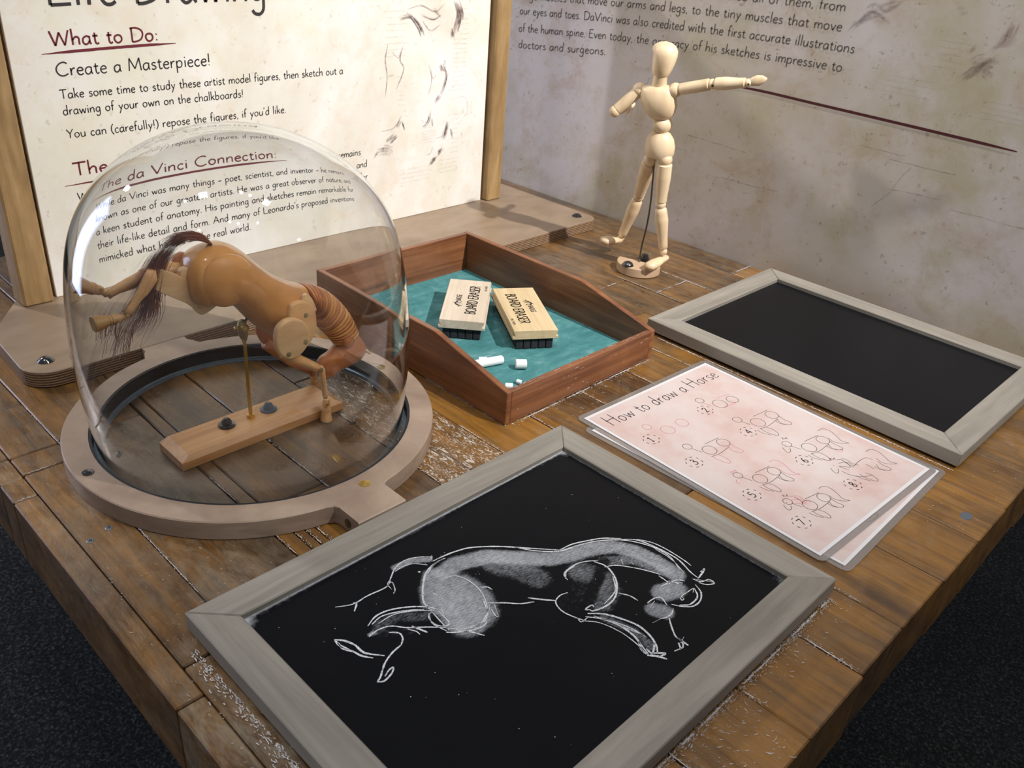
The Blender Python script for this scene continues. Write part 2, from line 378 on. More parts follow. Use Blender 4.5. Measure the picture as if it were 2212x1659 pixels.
def tube(name, pts, radii, mat, parent=None, segs=12, smooth=True, flat=(1.0, 1.0), upv=(0, 0, 1)):
    P = [np.array(p, float) for p in pts]; n = len(P)
    if not hasattr(radii, '__len__'): radii = [radii]*n
    rings = []
    for i in range(n):
        d = P[min(i+1, n-1)]-P[max(i-1, 0)]; a, b, _ = frame_from(d, upv)
        rings.append([P[i]+(a*math.cos(q)*flat[0]+b*math.sin(q)*flat[1])*radii[i] for q in np.linspace(0, 2*math.pi, segs, endpoint=False)])
    V, Fc = rings_mesh(rings); return link(name, V, Fc, mat, parent, smooth)
def slab_x(name, outline, x0, x1, mat, parent=None, bev=0.002, smooth_pts=True, segs=3):
    """plate in a plane of constant x; outline in (y,z)"""
    pts = catmull([(y, z) for y, z in outline], 5, True) if smooth_pts else outline
    bm = bmesh.new(); vs_ = [bm.verts.new((x0, y, z)) for y, z in pts]; f = bm.faces.new(vs_)
    r = bmesh.ops.extrude_face_region(bm, geom=[f])
    bmesh.ops.translate(bm, verts=[g for g in r['geom'] if isinstance(g, bmesh.types.BMVert)], vec=(x1-x0, 0, 0))
    if bev:
        es = [e for e in bm.edges if abs(e.verts[0].co.x-e.verts[1].co.x) < 1e-9]
        bmesh.ops.bevel(bm, geom=es, offset=bev, segments=segs, profile=0.5, affect='EDGES', clamp_overlap=True)
    return from_bm(name, bm, mat, parent, True, 0.6)
def poly_px(pts, x): return [tuple(on_x(a, b, x)[1:]) for a, b in pts]

# flat printed / drawn strokes
class Strokes:
    def __init__(s): s.V = []; s.F = []; s.D = []
    def add(s, pts, w, to3, dens=1.0, taper=0.0, jit=0.0):
        P = [np.array(p, float) for p in pts]; n = len(P)
        if n < 2: return
        base = len(s.V)
        for i in range(n):
            d = P[min(i+1, n-1)]-P[max(i-1, 0)]; L = np.hypot(*d)
            if L < 1e-12: d = np.array([1.0, 0]); L = 1
            nrm = np.array([-d[1], d[0]])/L
            ww = w
            if taper:
                e = min(i, n-1-i)/(n-1)*2; ww = w*(1-taper+taper*min(1, e*2.5))
            if jit: ww *= 1+random.uniform(-jit, jit)
            s.V.append(to3(P[i]+nrm*ww/2)); s.V.append(to3(P[i]-nrm*ww/2)); s.D += [dens, dens]
        for i in range(n-1): s.F.append((base+2*i, base+2*i+1, base+2*i+3, base+2*i+2))
    def build(s, name, mat, parent=None, dens=False):
        o = link(name, s.V, s.F, mat, parent)
        if dens:
            at = o.data.attributes.new('dens', 'FLOAT', 'POINT'); at.data.foreach_set('value', np.array(s.D, dtype=np.float32))
        return o

# hand-lettered alphabet: advance | strokes; '~' marks a smooth stroke
GL = {
'a': '5.2|~4.2,4.5 2.6,5 .8,3.8 .5,1.4 1.6,0 3,.4 4.2,2.2|4.3,5 4.2,1 4.9,0', 'b': '5.3|.6,10 .7,0|~.7,3 1.8,4.7 3.4,4.8 4.4,2.8 3.6,.6 2,0 .7,.8',
'c': '4.3|~3.9,4.3 2.6,5 1,4 .5,2 1.4,.3 2.8,0 4,.7', 'd': '5.3|4.4,10 4.3,.1|~4.3,3.6 3.2,5 1.4,4.6 .5,2.4 1.2,.3 2.8,0 4.3,1.8',
'e': '4.6|~.7,2.7 3.9,3 3.7,4.5 2.4,5 .9,4 .5,2 1.5,.2 3,0 4.2,.7', 'f': '3.2|~3.6,9.4 2.6,10 1.6,9 1.4,6 1.3,3 1.2,0|.2,5 2.8,5.1',
'g': '5.2|~4.2,4.5 2.6,5 .8,3.8 .6,1.6 1.8,.4 3.2,.9 4.2,2.6|~4.3,5 4.2,1 4,-2.4 2.8,-3.8 1.2,-3.6 .4,-2.6', 'h': '5.2|.6,10 .7,0|~.7,2.8 2,4.6 3.4,4.9 4.2,3.8 4.2,2 4.3,0',
'i': '1.9|.9,5 1,0|.7,6.9 1.1,7.5', 'j': '2.2|1.4,5 1.3,-3 .2,-3.8|1.2,6.9 1.6,7.5', 'k': '4.6|.6,10 .7,0|3.8,5 .8,2.4|1.7,3.1 4.3,0', 'l': '1.9|.8,10 .9,0',
'm': '7.6|.6,5 .7,0|~.7,2.8 1.8,4.6 3,4.8 3.7,3.6 3.8,0|~3.8,2.8 4.9,4.6 6.1,4.8 6.8,3.6 6.9,0', 'n': '5.2|.6,5 .7,0|~.7,2.8 2,4.6 3.4,4.9 4.2,3.8 4.2,2 4.3,0',
'o': '5.3|~2.6,5 .9,4.1 .5,2.3 1.4,.4 2.8,0 4.3,1.2 4.6,3 3.9,4.5 2.6,5', 'p': '5.3|.6,5.1 .7,-4|~.7,3.2 2,4.8 3.6,4.7 4.5,2.9 3.8,.7 2.2,0 .7,.9',
'q': '5.2|~4.2,4.5 2.6,5 .8,3.8 .6,1.6 1.8,.2 3.2,.7 4.2,2.6|4.3,5 4.3,-4', 'r': '3.5|.6,5 .7,0|~.7,2.6 1.7,4.4 3.3,4.9', 's': '3.9|~3.4,4.4 2.2,5 .9,4.3 1.1,3.2 2.6,2.4 3.4,1.3 2.6,.2 1.4,0 .4,.6',
't': '3.4|~1.5,7 1.4,3 1.6,.8 2.4,0 3.4,.6|.2,5 3.1,5.1', 'u': '5.2|~.6,5 .6,2 1.2,.4 2.6,0 4,1.4 4.2,2.6|4.3,5 4.3,0', 'v': '4.6|.3,5 2.3,0 4.3,5', 'w': '6.9|.2,5 1.8,0 3.4,4.4 4.9,0 6.6,5',
'x': '4.6|.4,5 4.2,0|4.2,5 .4,0', 'y': '4.8|.4,5 2.4,.6|4.4,5 2.3,0 .8,-3.8', 'z': '4.5|.5,5 4,5 .4,0 4.2,0',
'A': '8|.2,0 3.9,9.2 7.6,0|1.4,3.4 6.4,3.5', 'B': '6.4|.8,9 .8,0|~.8,9 3.6,9 5.2,7.4 4.2,5.3 .9,4.9|~.9,4.9 4.2,4.8 5.8,2.8 4.6,.5 .8,0', 'C': '8.2|~7.6,8.2 5.6,9.2 3,8.4 .9,6 .6,3.4 2,.8 4.6,-.1 7.6,1.2',
'D': '8|1,9 1,0|~.2,8.6 3.4,9 6.6,7.4 7.4,4.6 6,1.4 3,.1 1,0', 'E': '6|5.4,9 .9,9 .8,.1 5.6,.2|.9,4.8 4.6,4.9', 'G': '8.4|~7.6,8.2 5.6,9.2 3,8.4 .9,6 .6,3.4 2,.8 4.6,-.1 7.6,1.2|7.6,1.2 7.6,4.4 5.2,4.4',
'H': '8|.8,9 .8,0|7,9.2 7,0|0,4.8 7.8,5.2', 'L': '6|.8,9.3 .8,.1 5.8,.3', 'M': '9.5|.6,0 1.4,9 4.7,1.4 8,9 8.9,0', 'N': '7.6|.8,0 .8,9 6.8,0 6.8,9', 'O': '9|~4.4,9 1.4,7.6 .5,4.4 1.6,1.2 4.4,0 7.4,1.4 8.4,4.6 7.2,7.8 4.4,9',
'R': '6.5|.8,9 .8,0|~.8,9 3.8,9 5.6,7 4.2,4.9 .9,4.6|2.6,4.6 6.2,0', 'S': '5.6|~5,8 3.2,9.1 1.2,8 1.2,6.2 3.2,4.8 5,3.2 4.6,1 2.6,0 .5,1', 'T': '6.8|0,8.8 6.8,9|3.3,8.9 3.3,0', 'V': '7.4|0,9 3.7,0 7.4,9.2',
'W': '10.4|0,9 2.4,0 5,8 7.4,0 10,9.2', 'Y': '6.4|.2,9 3.2,4.4|6.2,9.2 3.2,4.4 2.8,0', '.': '1.8|.6,.0 .9,.5 1.2,.1', ',': '1.8|1,.6 .6,-1.2', '!': '2.2|1,9 1,2.4|.9,.1 1.1,.6', ':': '2.2|.9,.3 1.1,.9|.9,4 1.1,4.6',
'(': '3|~2.6,9.6 1,7 .5,4 1,1 2.6,-1.6', ')': '3|~.4,9.6 2,7 2.5,4 2,1 .4,-1.6', "'": '1.6|.9,9.4 .6,7.2', '-': '3.4|.4,2.8 2.8,2.8', '_': '5|.3,2.8 4.6,2.9', ' ': '3.2',
'0': '5.6|~2.7,8 .7,6 .6,2 2.7,0 4.9,2 4.9,6 2.7,8', '1': '3.4|.4,6.8 1.8,8.4 1.8,0|.3,0 3.2,0', '2': '5.4|~.6,6.6 2,8.4 4.2,7.8 4.4,5.8 2.6,3|2.6,3 .5,0 4.8,.2', '3': '5|~.6,8 3,8.6 4.2,6.8 2,4.8|~2,4.8 4.6,4 4.4,1 2.4,-.3 .4,.7',
'4': '5.6|4,0 4,8.6 .4,2.8 5.2,2.8', '5': '5.2|4.4,8.4 1.2,8.4 .9,4.8|~.9,4.8 3.6,5 4.6,2.8 3.2,.2 .5,.4', '6': '5.2|~4,8.6 1.6,6 .7,2.8 2.4,0 4.4,1.4 4,3.8 2,4.4 .8,2.8', '7': '5|.3,8.4 4.7,8.4 1.8,0', '8': '5.2|~2.6,8.6 .9,7 2,5 4.2,3.4 4,.8 2.4,0 .8,1 1.2,3.2 3.2,5 4.2,7 2.6,8.6', '#': '5|1,0 2,8|3,0 4,8|0,3 5,3|0,5.6 5,5.6'}
GP = {}
for k_, v_ in GL.items():
    q_ = v_.split('|'); st_ = []
    for s_ in q_[1:]:
        sm = s_.startswith('~'); pt = [tuple(map(float, z.split(','))) for z in s_.lstrip('~').split()]
        st_ += [catmull(pt, 4)] if sm else [[np.array(pt[i]), (np.array(pt[i])+np.array(pt[i+1]))/2, np.array(pt[i+1])] for i in range(len(pt)-1)]
    GP[k_] = (float(q_[0]), st_)
def tline(name, mat, parent, *a):
    S_ = Strokes(); text(S_, *a); S_.build(name, mat, parent)
def text(S, s, x0, x1, base, cap, w, to3):
    """letters from x0 to x1; base: function x -> baseline height; cap: capital height"""
    tot = sum(GP[c][0] for c in s)+0.6*(len(s)-1); k = (x1-x0)/tot; u = cap/9.0; x = 0
    for c in s:
        adv, st = GP[c]
        for q in st:
            pts = []
            for z in q:
                X = x0+(x+z[0])*k; pts.append((X, base(X)+z[1]*u))
            if len(pts) == 2:
                a, b = np.array(pts[0]), np.array(pts[1]); pts = [a, a+(b-a)/2, b]
            S.add(pts, w*(1+random.uniform(-.08, .08)), to3)
        x += adv+0.6
def screw_cap(name, c, r, mat, parent, h=0.5, axis=(0, 0, 1), washer=False):
    pr = [(0, r), (0.0006, r), (h*r*0.35, r*0.82), (h*r*0.8, r*0.5), (h*r, r*0.02)]
    if washer: pr = [(0, r), (0.0012, r), (0.002, r*0.8), (0.0024, r*0.62), (0.0042, r*0.58), (0.0068, r*0.44), (0.0085, r*0.22), (0.0085, 0.0001)]
    return lathe(name, pr, c, axis, mat, parent, 20, True)

# ------------------------------------------------------------------ room
WY = 0.7865
box('floor', -4, 4, -4, 5, -0.80, -0.76, MAT['carpet'])['kind'] = 'structure'
wall = box('wall_back', -1.6, 1.35, WY, WY+0.03, -0.07, 0.95, MAT['wall']); wall['kind'] = 'structure'

# table
TX1, TY0 = 0.637, -0.2635
table = empty('table', (0.1, 0.25, -0.76), 'big heavy reclaimed-wood display table of varnished brown planks', 'table')
rows = [(-0.2635, -0.243, [-0.52, -0.018, 0.019, 0.052, 0.34]), (-0.243, -0.2, [-0.52, -0.108, -0.016, 0.017, 0.31]), (-0.2, -0.12, [-0.52, -0.02, 0.40]),
        (-0.12, -0.106, [-0.52, 0.19, 0.44]), (-0.106, -0.0972, [0.19, 0.44]), (-0.0972, -0.0886, [0.19, 0.44]), (-0.0886, -0.0475, [0.19, 0.44]),
        (-0.106, -0.0475, [-0.52]), (-0.0475, 0.034, [-0.52, 0.06, 0.36]), (0.034, 0.1155, [-0.52, 0.02, 0.272]), (0.1155, 0.187, [-0.52, 0.05, 0.33]),
        (0.187, 0.269, [-0.52, 0.0, 0.42]), (0.269, 0.350, [-0.52, 0.08, 0.36]), (0.350, 0.4225, [-0.52, 0.02, 0.46]), (0.4225, 0.505, [-0.52, 0.14]),
        (0.505, 0.5745, [-0.52, 0.0525, 0.30]), (0.5745, 0.6475, [-0.52, 0.110, 0.34]), (0.6475, 0.7325, [-0.52, 0.20]), (0.7325, WY-0.001, [-0.52, 0.1355])]
tones = {}
for ri, (y0, y1, xs) in enumerate(rows):
    ends = xs[1:]+[TX1]
    if ri == 7: ends = [0.19]
    if ri in (4, 5, 6, 3): pass
    for ci, (x0, x1) in enumerate(zip(xs, ends)):
        g = 0.0005; dz = random.uniform(-0.0005, 0.0002)
        o = box('plank', x0+g, x1-g+(random.uniform(-.0012, .0012) if x1 == TX1 else 0), y0+g, y1-g, -0.066, dz, MAT['plank'], table, 0.0012)
        o['tone'] = random.uniform(0.15, 0.6)+(0.35 if x0 > 0.15 else 0); o['chalky'] = random.choice([0.1, 0.15, 0.3])
        if 0.03 < y0 < 0.04 and x0 == 0.02: o['chalky'] = 1.0; o['tone'] = 0.5  # white flecks densest on this plank
        if 0.11 < y0 < 0.12: o['tone'] = 0.85; o['chalky'] = 0.15
        if -0.05 < y0 < -0.04 and x0 > 0.1: o['chalky'] = 0.5
        if 0.64 < y0 < 0.65: o['chalky'] = 0.35
        if 0.30 < x1 and x1 == TX1: o['tone'] = 0.75
        o['haze'] = 0.08
        if y0 < -0.2: o['tone'] = 0.45; o['chalky'] = 0.3; o['haze'] = 0.2
        if y0 < -0.2 and x1 == TX1: o['haze'] = 0.6
        if -0.201 < y0 < -0.19 and x0 > -.1: o['haze'] = 0.3
        if y0 > 0.5: o['haze'] = 0.2
box('under_board', -0.51, TX1-0.004, TY0+0.004, WY-0.006, -0.075, -0.010, MAT['seam'], table)
for (x, y) in ((0.38, 0.02), (0.38, 0.66), (-0.40, 0.02), (-0.40, 0.66)):
    box('leg', x-0.05, x+0.05, y-0.05, y+0.05, -0.76, -0.075, MAT['edge'], table, 0.004)
box('apron', -0.42, 0.40, 0.0, 0.025, -0.19, -0.075, MAT['edge'], table, 0.002)
box('apron', 0.41, 0.43, 0.0, 0.70, -0.19, -0.075, MAT['edge'], table, 0.002)
# chalk dust settled along seams
S = Strokes(); to = lambda q: (q[0], q[1], 0.0006)
def dustline(xa, ya, xb, yb, w, k=1.0):
    L = math.hypot(xb-xa, yb-ya); ux, uy = (xb-xa)/L, (yb-ya)/L; n = max(6, int(L/0.0016)); ph = random.uniform(0, 6)
    t0 = 0.0; run = []
    for i in range(n+1):
        t = i/n*L; q = (xa+ux*t+uy*random.gauss(0, .00008), ya+uy*t+ux*random.gauss(0, .00008))
        if math.sin(t*260+ph)+math.sin(t*91+ph*2)+random.uniform(-.5, .5) > -0.9: run.append(q)
        elif len(run) > 1: S.add(run, w*random.uniform(.28, .5), to, jit=0.3, taper=.5); run = []
        else: run = []
    if len(run) > 1: S.add(run, w*.4, to, jit=.3, taper=.5)
    for _ in range(int(L*1400*k)):
        t = random.uniform(0, L); o_ = random.gauss(0, w*.75); l_ = random.uniform(.0003, .0016)*(1+w*200); x = xa+ux*t-uy*o_; y = ya+uy*t+ux*o_
        S.add([(x, y), (x+ux*l_*.5, y+uy*l_*.5+random.uniform(-.0001, .0001)), (x+ux*l_, y+uy*l_)], random.uniform(.00012, .0005), to, taper=.7)
for y, xa, xb, w in [(0.034, 0.225, 0.28, .0016), (0.187, 0.229, 0.30, .0012), (0.269, 0.231, 0.30, .0014), (0.350, 0.231, 0.30, .0014), (0.4225, 0.2, 0.30, .001), (0.115, 0.579, 0.632, .0022), (0.0345, 0.579, 0.602, .0018),
                     (-0.0475, 0.578, 0.62, .0022), (0.187, 0.577, 0.60, .0012), (-0.0475, 0.10, 0.20, .0012), (0.034, 0.105, 0.18, .001), (0.6475, 0.065, 0.155, .0022), (0.115, 0.195, 0.262, .0012), (-0.2, 0.12, 0.25, .0006),
                     (0.5745, 0.03, 0.15, .0008), (-0.2, -0.1, -0.01, .0008), (0.733, 0.13, 0.155, .001), (-0.12, 0.23, 0.26, .001), (-0.106, 0.237, 0.26, .0013), (-0.0972, 0.24, 0.262, .0013), (-0.0886, 0.242, 0.262, .0013), (-0.12, 0.12, 0.165, .0007)]:
    dustline(xa, y, xb, y, w)
for x, ya, yb, w in [(0.110, 0.577, 0.646, .002), (0.0525, 0.52, 0.553, .0016), (0.1355, 0.735, 0.785, .0022), (0.0165, -0.242, -0.212, .0008), (0.052, -0.2595, -0.25, .0008)]:
    dustline(x, ya, x, yb, w)
# ridge of chalk along the big chalkboard and the tray
dustline(0.5812, -0.20, 0.5812, 0.172, 0.0034, 3.0); dustline(0.2302, 0.158, 0.2302, 0.395, 0.0022, 1.6); dustline(0.10, 0.1517, 0.228, 0.1517, 0.0014, 1.5); dustline(0.20, 0.4527, 0.576, 0.4480, 0.0016, 1.5)
# chalk crumbs, and white squiggles on the plank beside the ring
def crumbs(x0, x1, y0, y1, n, a=0.0022, ln=1.0):
    for _ in range(n):
        x = random.uniform(x0, x1); y = random.uniform(y0, y1); t = random.gauss(0.35, 0.5); L = random.uniform(.3, 1)*a*ln; w = random.uniform(.10, .36)*a*0.5; L *= random.choice([.35, .6, 1])
        S.add([(x, y), (x+L*.5*math.cos(t), y+L*.5*math.sin(t)+random.uniform(-w, w)*.4), (x+L*math.cos(t+.3), y+L*math.sin(t+.3))], w, to, taper=0.7)
crumbs(0.205, 0.262, 0.040, 0.112, 230, 0.0032, 1.6); crumbs(0.20, 0.235, 0.03, 0.06, 70, 0.003); crumbs(0.584, 0.634, -0.045, 0.03, 60, 0.004, 1.6); crumbs(0.584, 0.60, -0.04, 0.18, 60, 0.003, 1.6)
crumbs(0.02, 0.20, -0.16, 0.09, 330, 0.0014); crumbs(0.232, 0.262, 0.2, 0.35, 30, 0.003, 2); crumbs(-0.09, 0.02, 0.62, 0.71, 40, 0.003, 2); crumbs(0.0, 0.15, 0.50, 0.57, 60, 0.002, 2)
crumbs(0.25, 0.50, -0.258, -0.20, 120, 0.0022, 2.0); crumbs(0.585, 0.63, 0.33, 0.62, 40, 0.003, 1.6); crumbs(0.18, 0.27, -0.25, -0.13, 60, 0.0022, 1.5)
for _ in range(420):
    x = random.uniform(0.30, 0.56); y = -0.2285-abs(random.gauss(0, 0.004)); L = random.uniform(.001, .004)
    S.add([(x, y), (x+L*.5, y+random.uniform(-.0006, .0006)), (x+L, y+random.uniform(-.0008, .0008))], random.uniform(.0002, .0007), to)
o = S.build('chalk_residue', MAT['dust'], table); o['kind'] = 'stuff'
for px, py in ((235, 1140), (195, 1168)):
    c = on_z(px, py); lathe('screw_hole', [(0, .0032), (.0003, .0028), (.0003, .0018), (0.0002, 0.0001)], c, (0, 0, 1), MAT['greymetal'], table, 9)
    lathe('screw_head', [(0.0004, .0014), (.0007, .001), (.0007, .0001)], c, (0, 0, 1), MAT['blackmetal'], table, 12)
c = on_z(2087, 1115); lathe('putty_spot', [(0, .0075), (.0005, .007), (.0006, .0001)], c, (0, 0, 1), MAT['greymetal'], table, 20, sx=1, sy=.7)

# ------------------------------------------------------------------ sign with its foot, posts, panel
sign = empty('sign_stand', (-0.25, 0.26, 0.0), 'tall parchment-print sign between two square wooden posts on a plywood foot', 'sign')
def arc(cx, cy, r, a0, a1, n=7): return [(cx+r*math.cos(math.radians(t)), cy+r*math.sin(math.radians(t))) for t in np.linspace(a0, a1, n)]
foot = [(-0.36, -0.10)]+[(-0.31, -0.136), (-0.245, -0.180)]+arc(-0.150, -0.155, 0.029, -90, -2)+[(-0.1205, 0.694)]+arc(-0.1385, 0.699, 0.018, 0, 90)+[(-0.36, 0.717)]
bm = prism_bm(foot, 0.0002, 0.018, 0.0008)
ft = from_bm('foot_board', bm, None, sign)
ft.data.materials.append(MAT['ply']); ft.data.materials.append(MAT['plyedge'])
for pl in ft.data.polygons: pl.material_index = 0 if abs(pl.normal.z) > 0.7 else 1
for px, py in ((1246, 467), (99, 779)):
    c = on_z(px, py, 0.018); screw_cap('bolt_cap', c, 0.0085, MAT['blackmetal'], sign, 0.62)
PX = -0.302
box('post', -0.326, -0.291, -0.1285, -0.0950, 0.018, 0.50, MAT['post'], sign, 0.0025)
box('post', -0.326, -0.289, 0.6185, 0.6510, 0.018, 0.50, MAT['post'], sign, 0.0025)
panel = box('print_panel', PX-0.006, PX, -0.0885, 0.6148, 0.0181, 0.47, MAT['poster'], sign, 0.0006)
box('rear_board', PX-0.020, PX-0.0062, -0.0949, 0.6184, 0.0181, 0.47, MAT['edge'], sign)
tp = lambda q: (PX+0.0004, q[0], q[1])
def flat(z0, z1=None, x0=0, x1=1):
    if z1 is None: return lambda x: z0
    return lambda x: z0+(z1-z0)*(x-x0)/(x1-x0)
S = Strokes(); text(S, 'Life Drawing', -0.041, 0.222, flat(0.3425), 0.036, 0.0036, tp); S.build('heading', MAT['ink'], sign)
tline('heading', MAT['inkred'], sign, 'What to Do:', -0.0443, 0.0765, flat(0.3022), 0.0150, 0.0019, tp); tline('heading', MAT['inkred'], sign, 'The da Vinci Connection:', -0.0443, 0.228, flat(0.1597), 0.0150, 0.0019, tp)
for (a, za, b, zb) in ((-0.0555, 0.2942, 0.097, 0.2975), (-0.0565, 0.1495, 0.244, 0.1535)):
    S = Strokes()
    n = 40; P = [(a+(b-a)*t, za+(zb-za)*t+0.0012*math.sin(t*2.6)+random.uniform(-1, 1)*.00012) for t in np.linspace(0, 1, n)]; S.add(P, 0.0030, tp, taper=0.85); S.build('underline', MAT['inkred'], sign)
tline('lettering', MAT['ink'], sign, 'Create a Masterpiece!', -0.0443, 0.1387, flat(0.2708), 0.0138, 0.0014, tp)
for s, e, z in [('Take some time to study these artist model figures, then sketch out a', 0.3352, 0.2467), ('drawing of your own on the chalkboards!', 0.180, 0.2290), ("You can (carefully!) repose the figures, if you'd like.", 0.2413, 0.2033),
                ('While da Vinci was many things _ poet, scientist, and inventor _ he remains', 0.3632, 0.1300), ('known as one of our greatest artists. He was a great observer of nature, and', 0.3747, 0.1110), ('a keen student of anatomy. His painting and sketches remain remarkable for', 0.3755, 0.0920),
                ("their life-like detail and form. And many of Leonardo's proposed inventions", 0.371, 0.0730), ('mimicked what he saw in the real world.', 0.176, 0.0540)]:
    tline('lettering', MAT['ink'], sign, s, -0.0443, e, flat(z), 0.0096, 0.00105, tp)
# loose generic sepia sketch marks at the right of the panel
S = Strokes(); R2 = random.Random(3)
def scribble(cx, cy, w, h, rows_, dens=0.35, to3=tp):
    for k in range(rows_):
        y = cy+h/2-h*k/max(1, rows_-1); x = cx-w/2+R2.uniform(0, .006); pts = []
        while x < cx+w/2-R2.uniform(0, .01): pts.append((x, y+R2.uniform(-.0009, .0009))); x += .0016
        S.add(pts, 0.0005, to3, dens)
def curve(pts, w, dens, to3=tp):
    C0 = catmull(pts, 8) if len(pts) > 2 else catmull([pts[0], ((pts[0][0]+pts[1][0])/2, (pts[0][1]+pts[1][1])/2), pts[1]], 6)
    if w < 0.0025: S.add(C0, w, to3, dens*.8, taper=0.8); return
    for k in range(16):   # shaded area: loose bundle of hatching
        i0_ = R2.randint(0, max(0, len(C0)//3)); i1_ = R2.randint(len(C0)*2//3, len(C0)); o_ = R2.gauss(0, w*.33); o2 = R2.gauss(0, w*.33)
        S.add([(p[0]+o_, p[1]+o2) for p in C0[i0_:i1_]], w*R2.uniform(.12, .40), to3, dens*R2.uniform(.2, .7), taper=0.9)
for (cx, cy, w, h, r_) in ((0.43, 0.295, 0.05, 0.06, 8), (0.565, 0.30, 0.025, 0.05, 8), (0.555, 0.245, 0.04, 0.075, 12), (0.55, 0.14, 0.03, 0.06, 9), (0.492, 0.148, 0.03, 0.03, 8), (0.47, 0.085, 0.07, 0.02, 4), (0.54, 0.09, 0.05, 0.02, 4), (0.44, 0.215, 0.02, 0.04, 7)): scribble(cx, cy, w, h, r_)
def P_(px, py): return tuple(on_x(px, py, PX)[1:])
for pts, w, d in [  # simple figure-study style marks
    ([(882, 28), (905, 60), (912, 80)], .007, .85), ([(862, 42), (885, 36), (900, 48)], .004, .6), ([(985, 5), (994, 35), (985, 75)], .010, .75), ([(976, 60), (980, 80)], .006, .8),
    ([(880, 20), (910, 12), (940, 25), (960, 8)], .0022, .5), ([(905, 30), (935, 42), (955, 30)], .003, .5), ([(912, 45), (930, 66), (952, 52)], .002, .5), ([(935, 20), (955, 40)], .004, .4),
    ([(838, 95), (832, 130), (836, 165), (832, 210)], .0018, .7), ([(870, 100), (864, 130), (872, 150), (855, 195)], .0022, .7), ([(845, 110), (860, 125), (866, 108)], .0014, .6), ([(838, 165), (850, 162)], .0014, .5),
    ([(952, 135), (964, 160), (958, 190), (942, 222)], .0045, .6), ([(925, 135), (932, 172), (924, 210)], .0013, .6), ([(955, 138), (960, 155)], .009, .75), ([(948, 205), (941, 222)], .005, .7), ([(930, 145), (935, 170), (942, 160)], .0013, .5),
    ([(868, 248), (852, 275), (822, 285)], .0014, .6), ([(864, 258), (856, 278)], .006, .55), ([(868, 262), (874, 282)], .004, .5), ([(855, 292), (838, 308)], .008, .8), ([(818, 325), (835, 322), (845, 330)], .009, .6), ([(818, 325), (808, 342)], .004, .4),
    ([(930, 235), (925, 262), (912, 278)], .0035, .7), ([(932, 255), (936, 276)], .003, .6), ([(968, 262), (962, 285), (958, 300)], .007, .7), ([(972, 275), (978, 300)], .003, .6), ([(958, 318), (944, 336)], .006, .8), ([(944, 336), (928, 356)], .005, .7),
    ([(935, 315), (930, 330), (920, 335)], .0014, .5), ([(975, 215), (1004, 210), (1008, 240), (985, 275)], .0010, .4), ([(940, 300), (965, 290)], .0015, .4)]:
    curve([P_(*q) for q in pts], w, d)
S.build('printed_sketch', MAT['sepia'], sign, dens=True)['kind'] = 'stuff'

# wall print
tw = lambda q: (q[0], WY-0.0006, q[1])
def quad(x0, z0, x1, z1, x2, z2):
    co = np.polyfit([x0, x1, x2], [z0, z1, z2], 2); return lambda x: float(np.polyval(co, x))
S = Strokes()
L3 = quad(-0.4046, 0.2987, -0.1638, 0.314, 0.2162, 0.3283); L4 = quad(-0.4039, 0.2697, -0.118, 0.2908, 0.2053, 0.303)
tline('lettering', MAT['inkwall'], wall, 'our eyes and toes. DaVinci was also credited with the first accurate illustrations', -0.4035, 0.2162, L3, 0.0128, 0.0013, tw)
tline('lettering', MAT['inkwall'], wall, 'of the human spine. Even today, the accuracy of his sketches is impressive to', -0.4035, 0.2053, L4, 0.0128, 0.0013, tw)
tline('lettering', MAT['inkwall'], wall, 'doctors and surgeons.', -0.4015, -0.2013, flat(0.2429, 0.2615, -0.4015, -0.2013), 0.0128, 0.0013, tw)
tline('lettering', MAT['inkwall'], wall, 'large muscles that move our arms and legs, to the tiny muscles that move', -0.4035, 0.1916, lambda x: L3(x)+0.0245, 0.0128, 0.0013, tw)
tline('lettering', MAT['inkwall'], wall, 'He studied all of them, from', -0.047, 0.1902, lambda x: L3(x)+0.0488, 0.0128, 0.0013, tw)
S = Strokes(); P = [(0.035, 0.2555), (0.09, 0.2575), (0.18, 0.256), (0.30, 0.2540), (0.40, 0.2520), (0.4481, 0.2508)]; S.add(catmull(P, 10), 0.0036, tw, taper=0.6); S.build('printed_rule', MAT['inkline'], wall)
S = Strokes(); R2 = random.Random(9)
for (cx, cy, w, h, r_) in ((0.34, 0.345, 0.05, 0.03, 5), (0.30, 0.30, 0.07, 0.02, 4), (0.42, 0.29, 0.06, 0.02, 4)): scribble(cx, cy, w, h, r_, 0.3, tw)
def Q_(px, py): q = on_y(px, py, WY); return (q[0], q[2])
for pts, w, d in [([(1855, 50), (1885, 28), (1925, 55)], .010, .5), ([(1830, 70), (1860, 45), (1900, 35)], .006, .3), ([(1910, 15), (1945, 5)], .012, .4), ([(2195, 45), (2180, 80), (2150, 100)], .014, .45), ([(2100, 150), (2120, 135), (2150, 130)], .014, .5), ([(2080, 165), (2120, 145)], .009, .5), ([(2130, 150), (2140, 165)], .008, .4), ([(2110, 95), (2095, 115)], .004, .4), ([(2070, 25), (2090, 18)], .008, .3)]:
    curve([Q_(*q) for q in pts], w, d*0.8, tw)
for _ in range(9):   # hairline cracks printed between blocks
    x = R2.uniform(-.35, .5); z = R2.uniform(.03, .22); n = R2.randint(8, 22); t = R2.choice([0.03, -0.03, 1.3]); pts = [(x, z)]
    for k in range(n): pts.append((pts[-1][0]+.006*math.cos(t)+R2.uniform(-.001, .001), pts[-1][1]+.006*math.sin(t)*(0.5 if t > 1 else 1)+R2.uniform(-.0008, .0008)))
    S.add(pts, 0.0007, tw, 0.55, jit=0.7)
S.build('printed_sketch', MAT['sepia'], wall, dens=True)['kind'] = 'stuff'

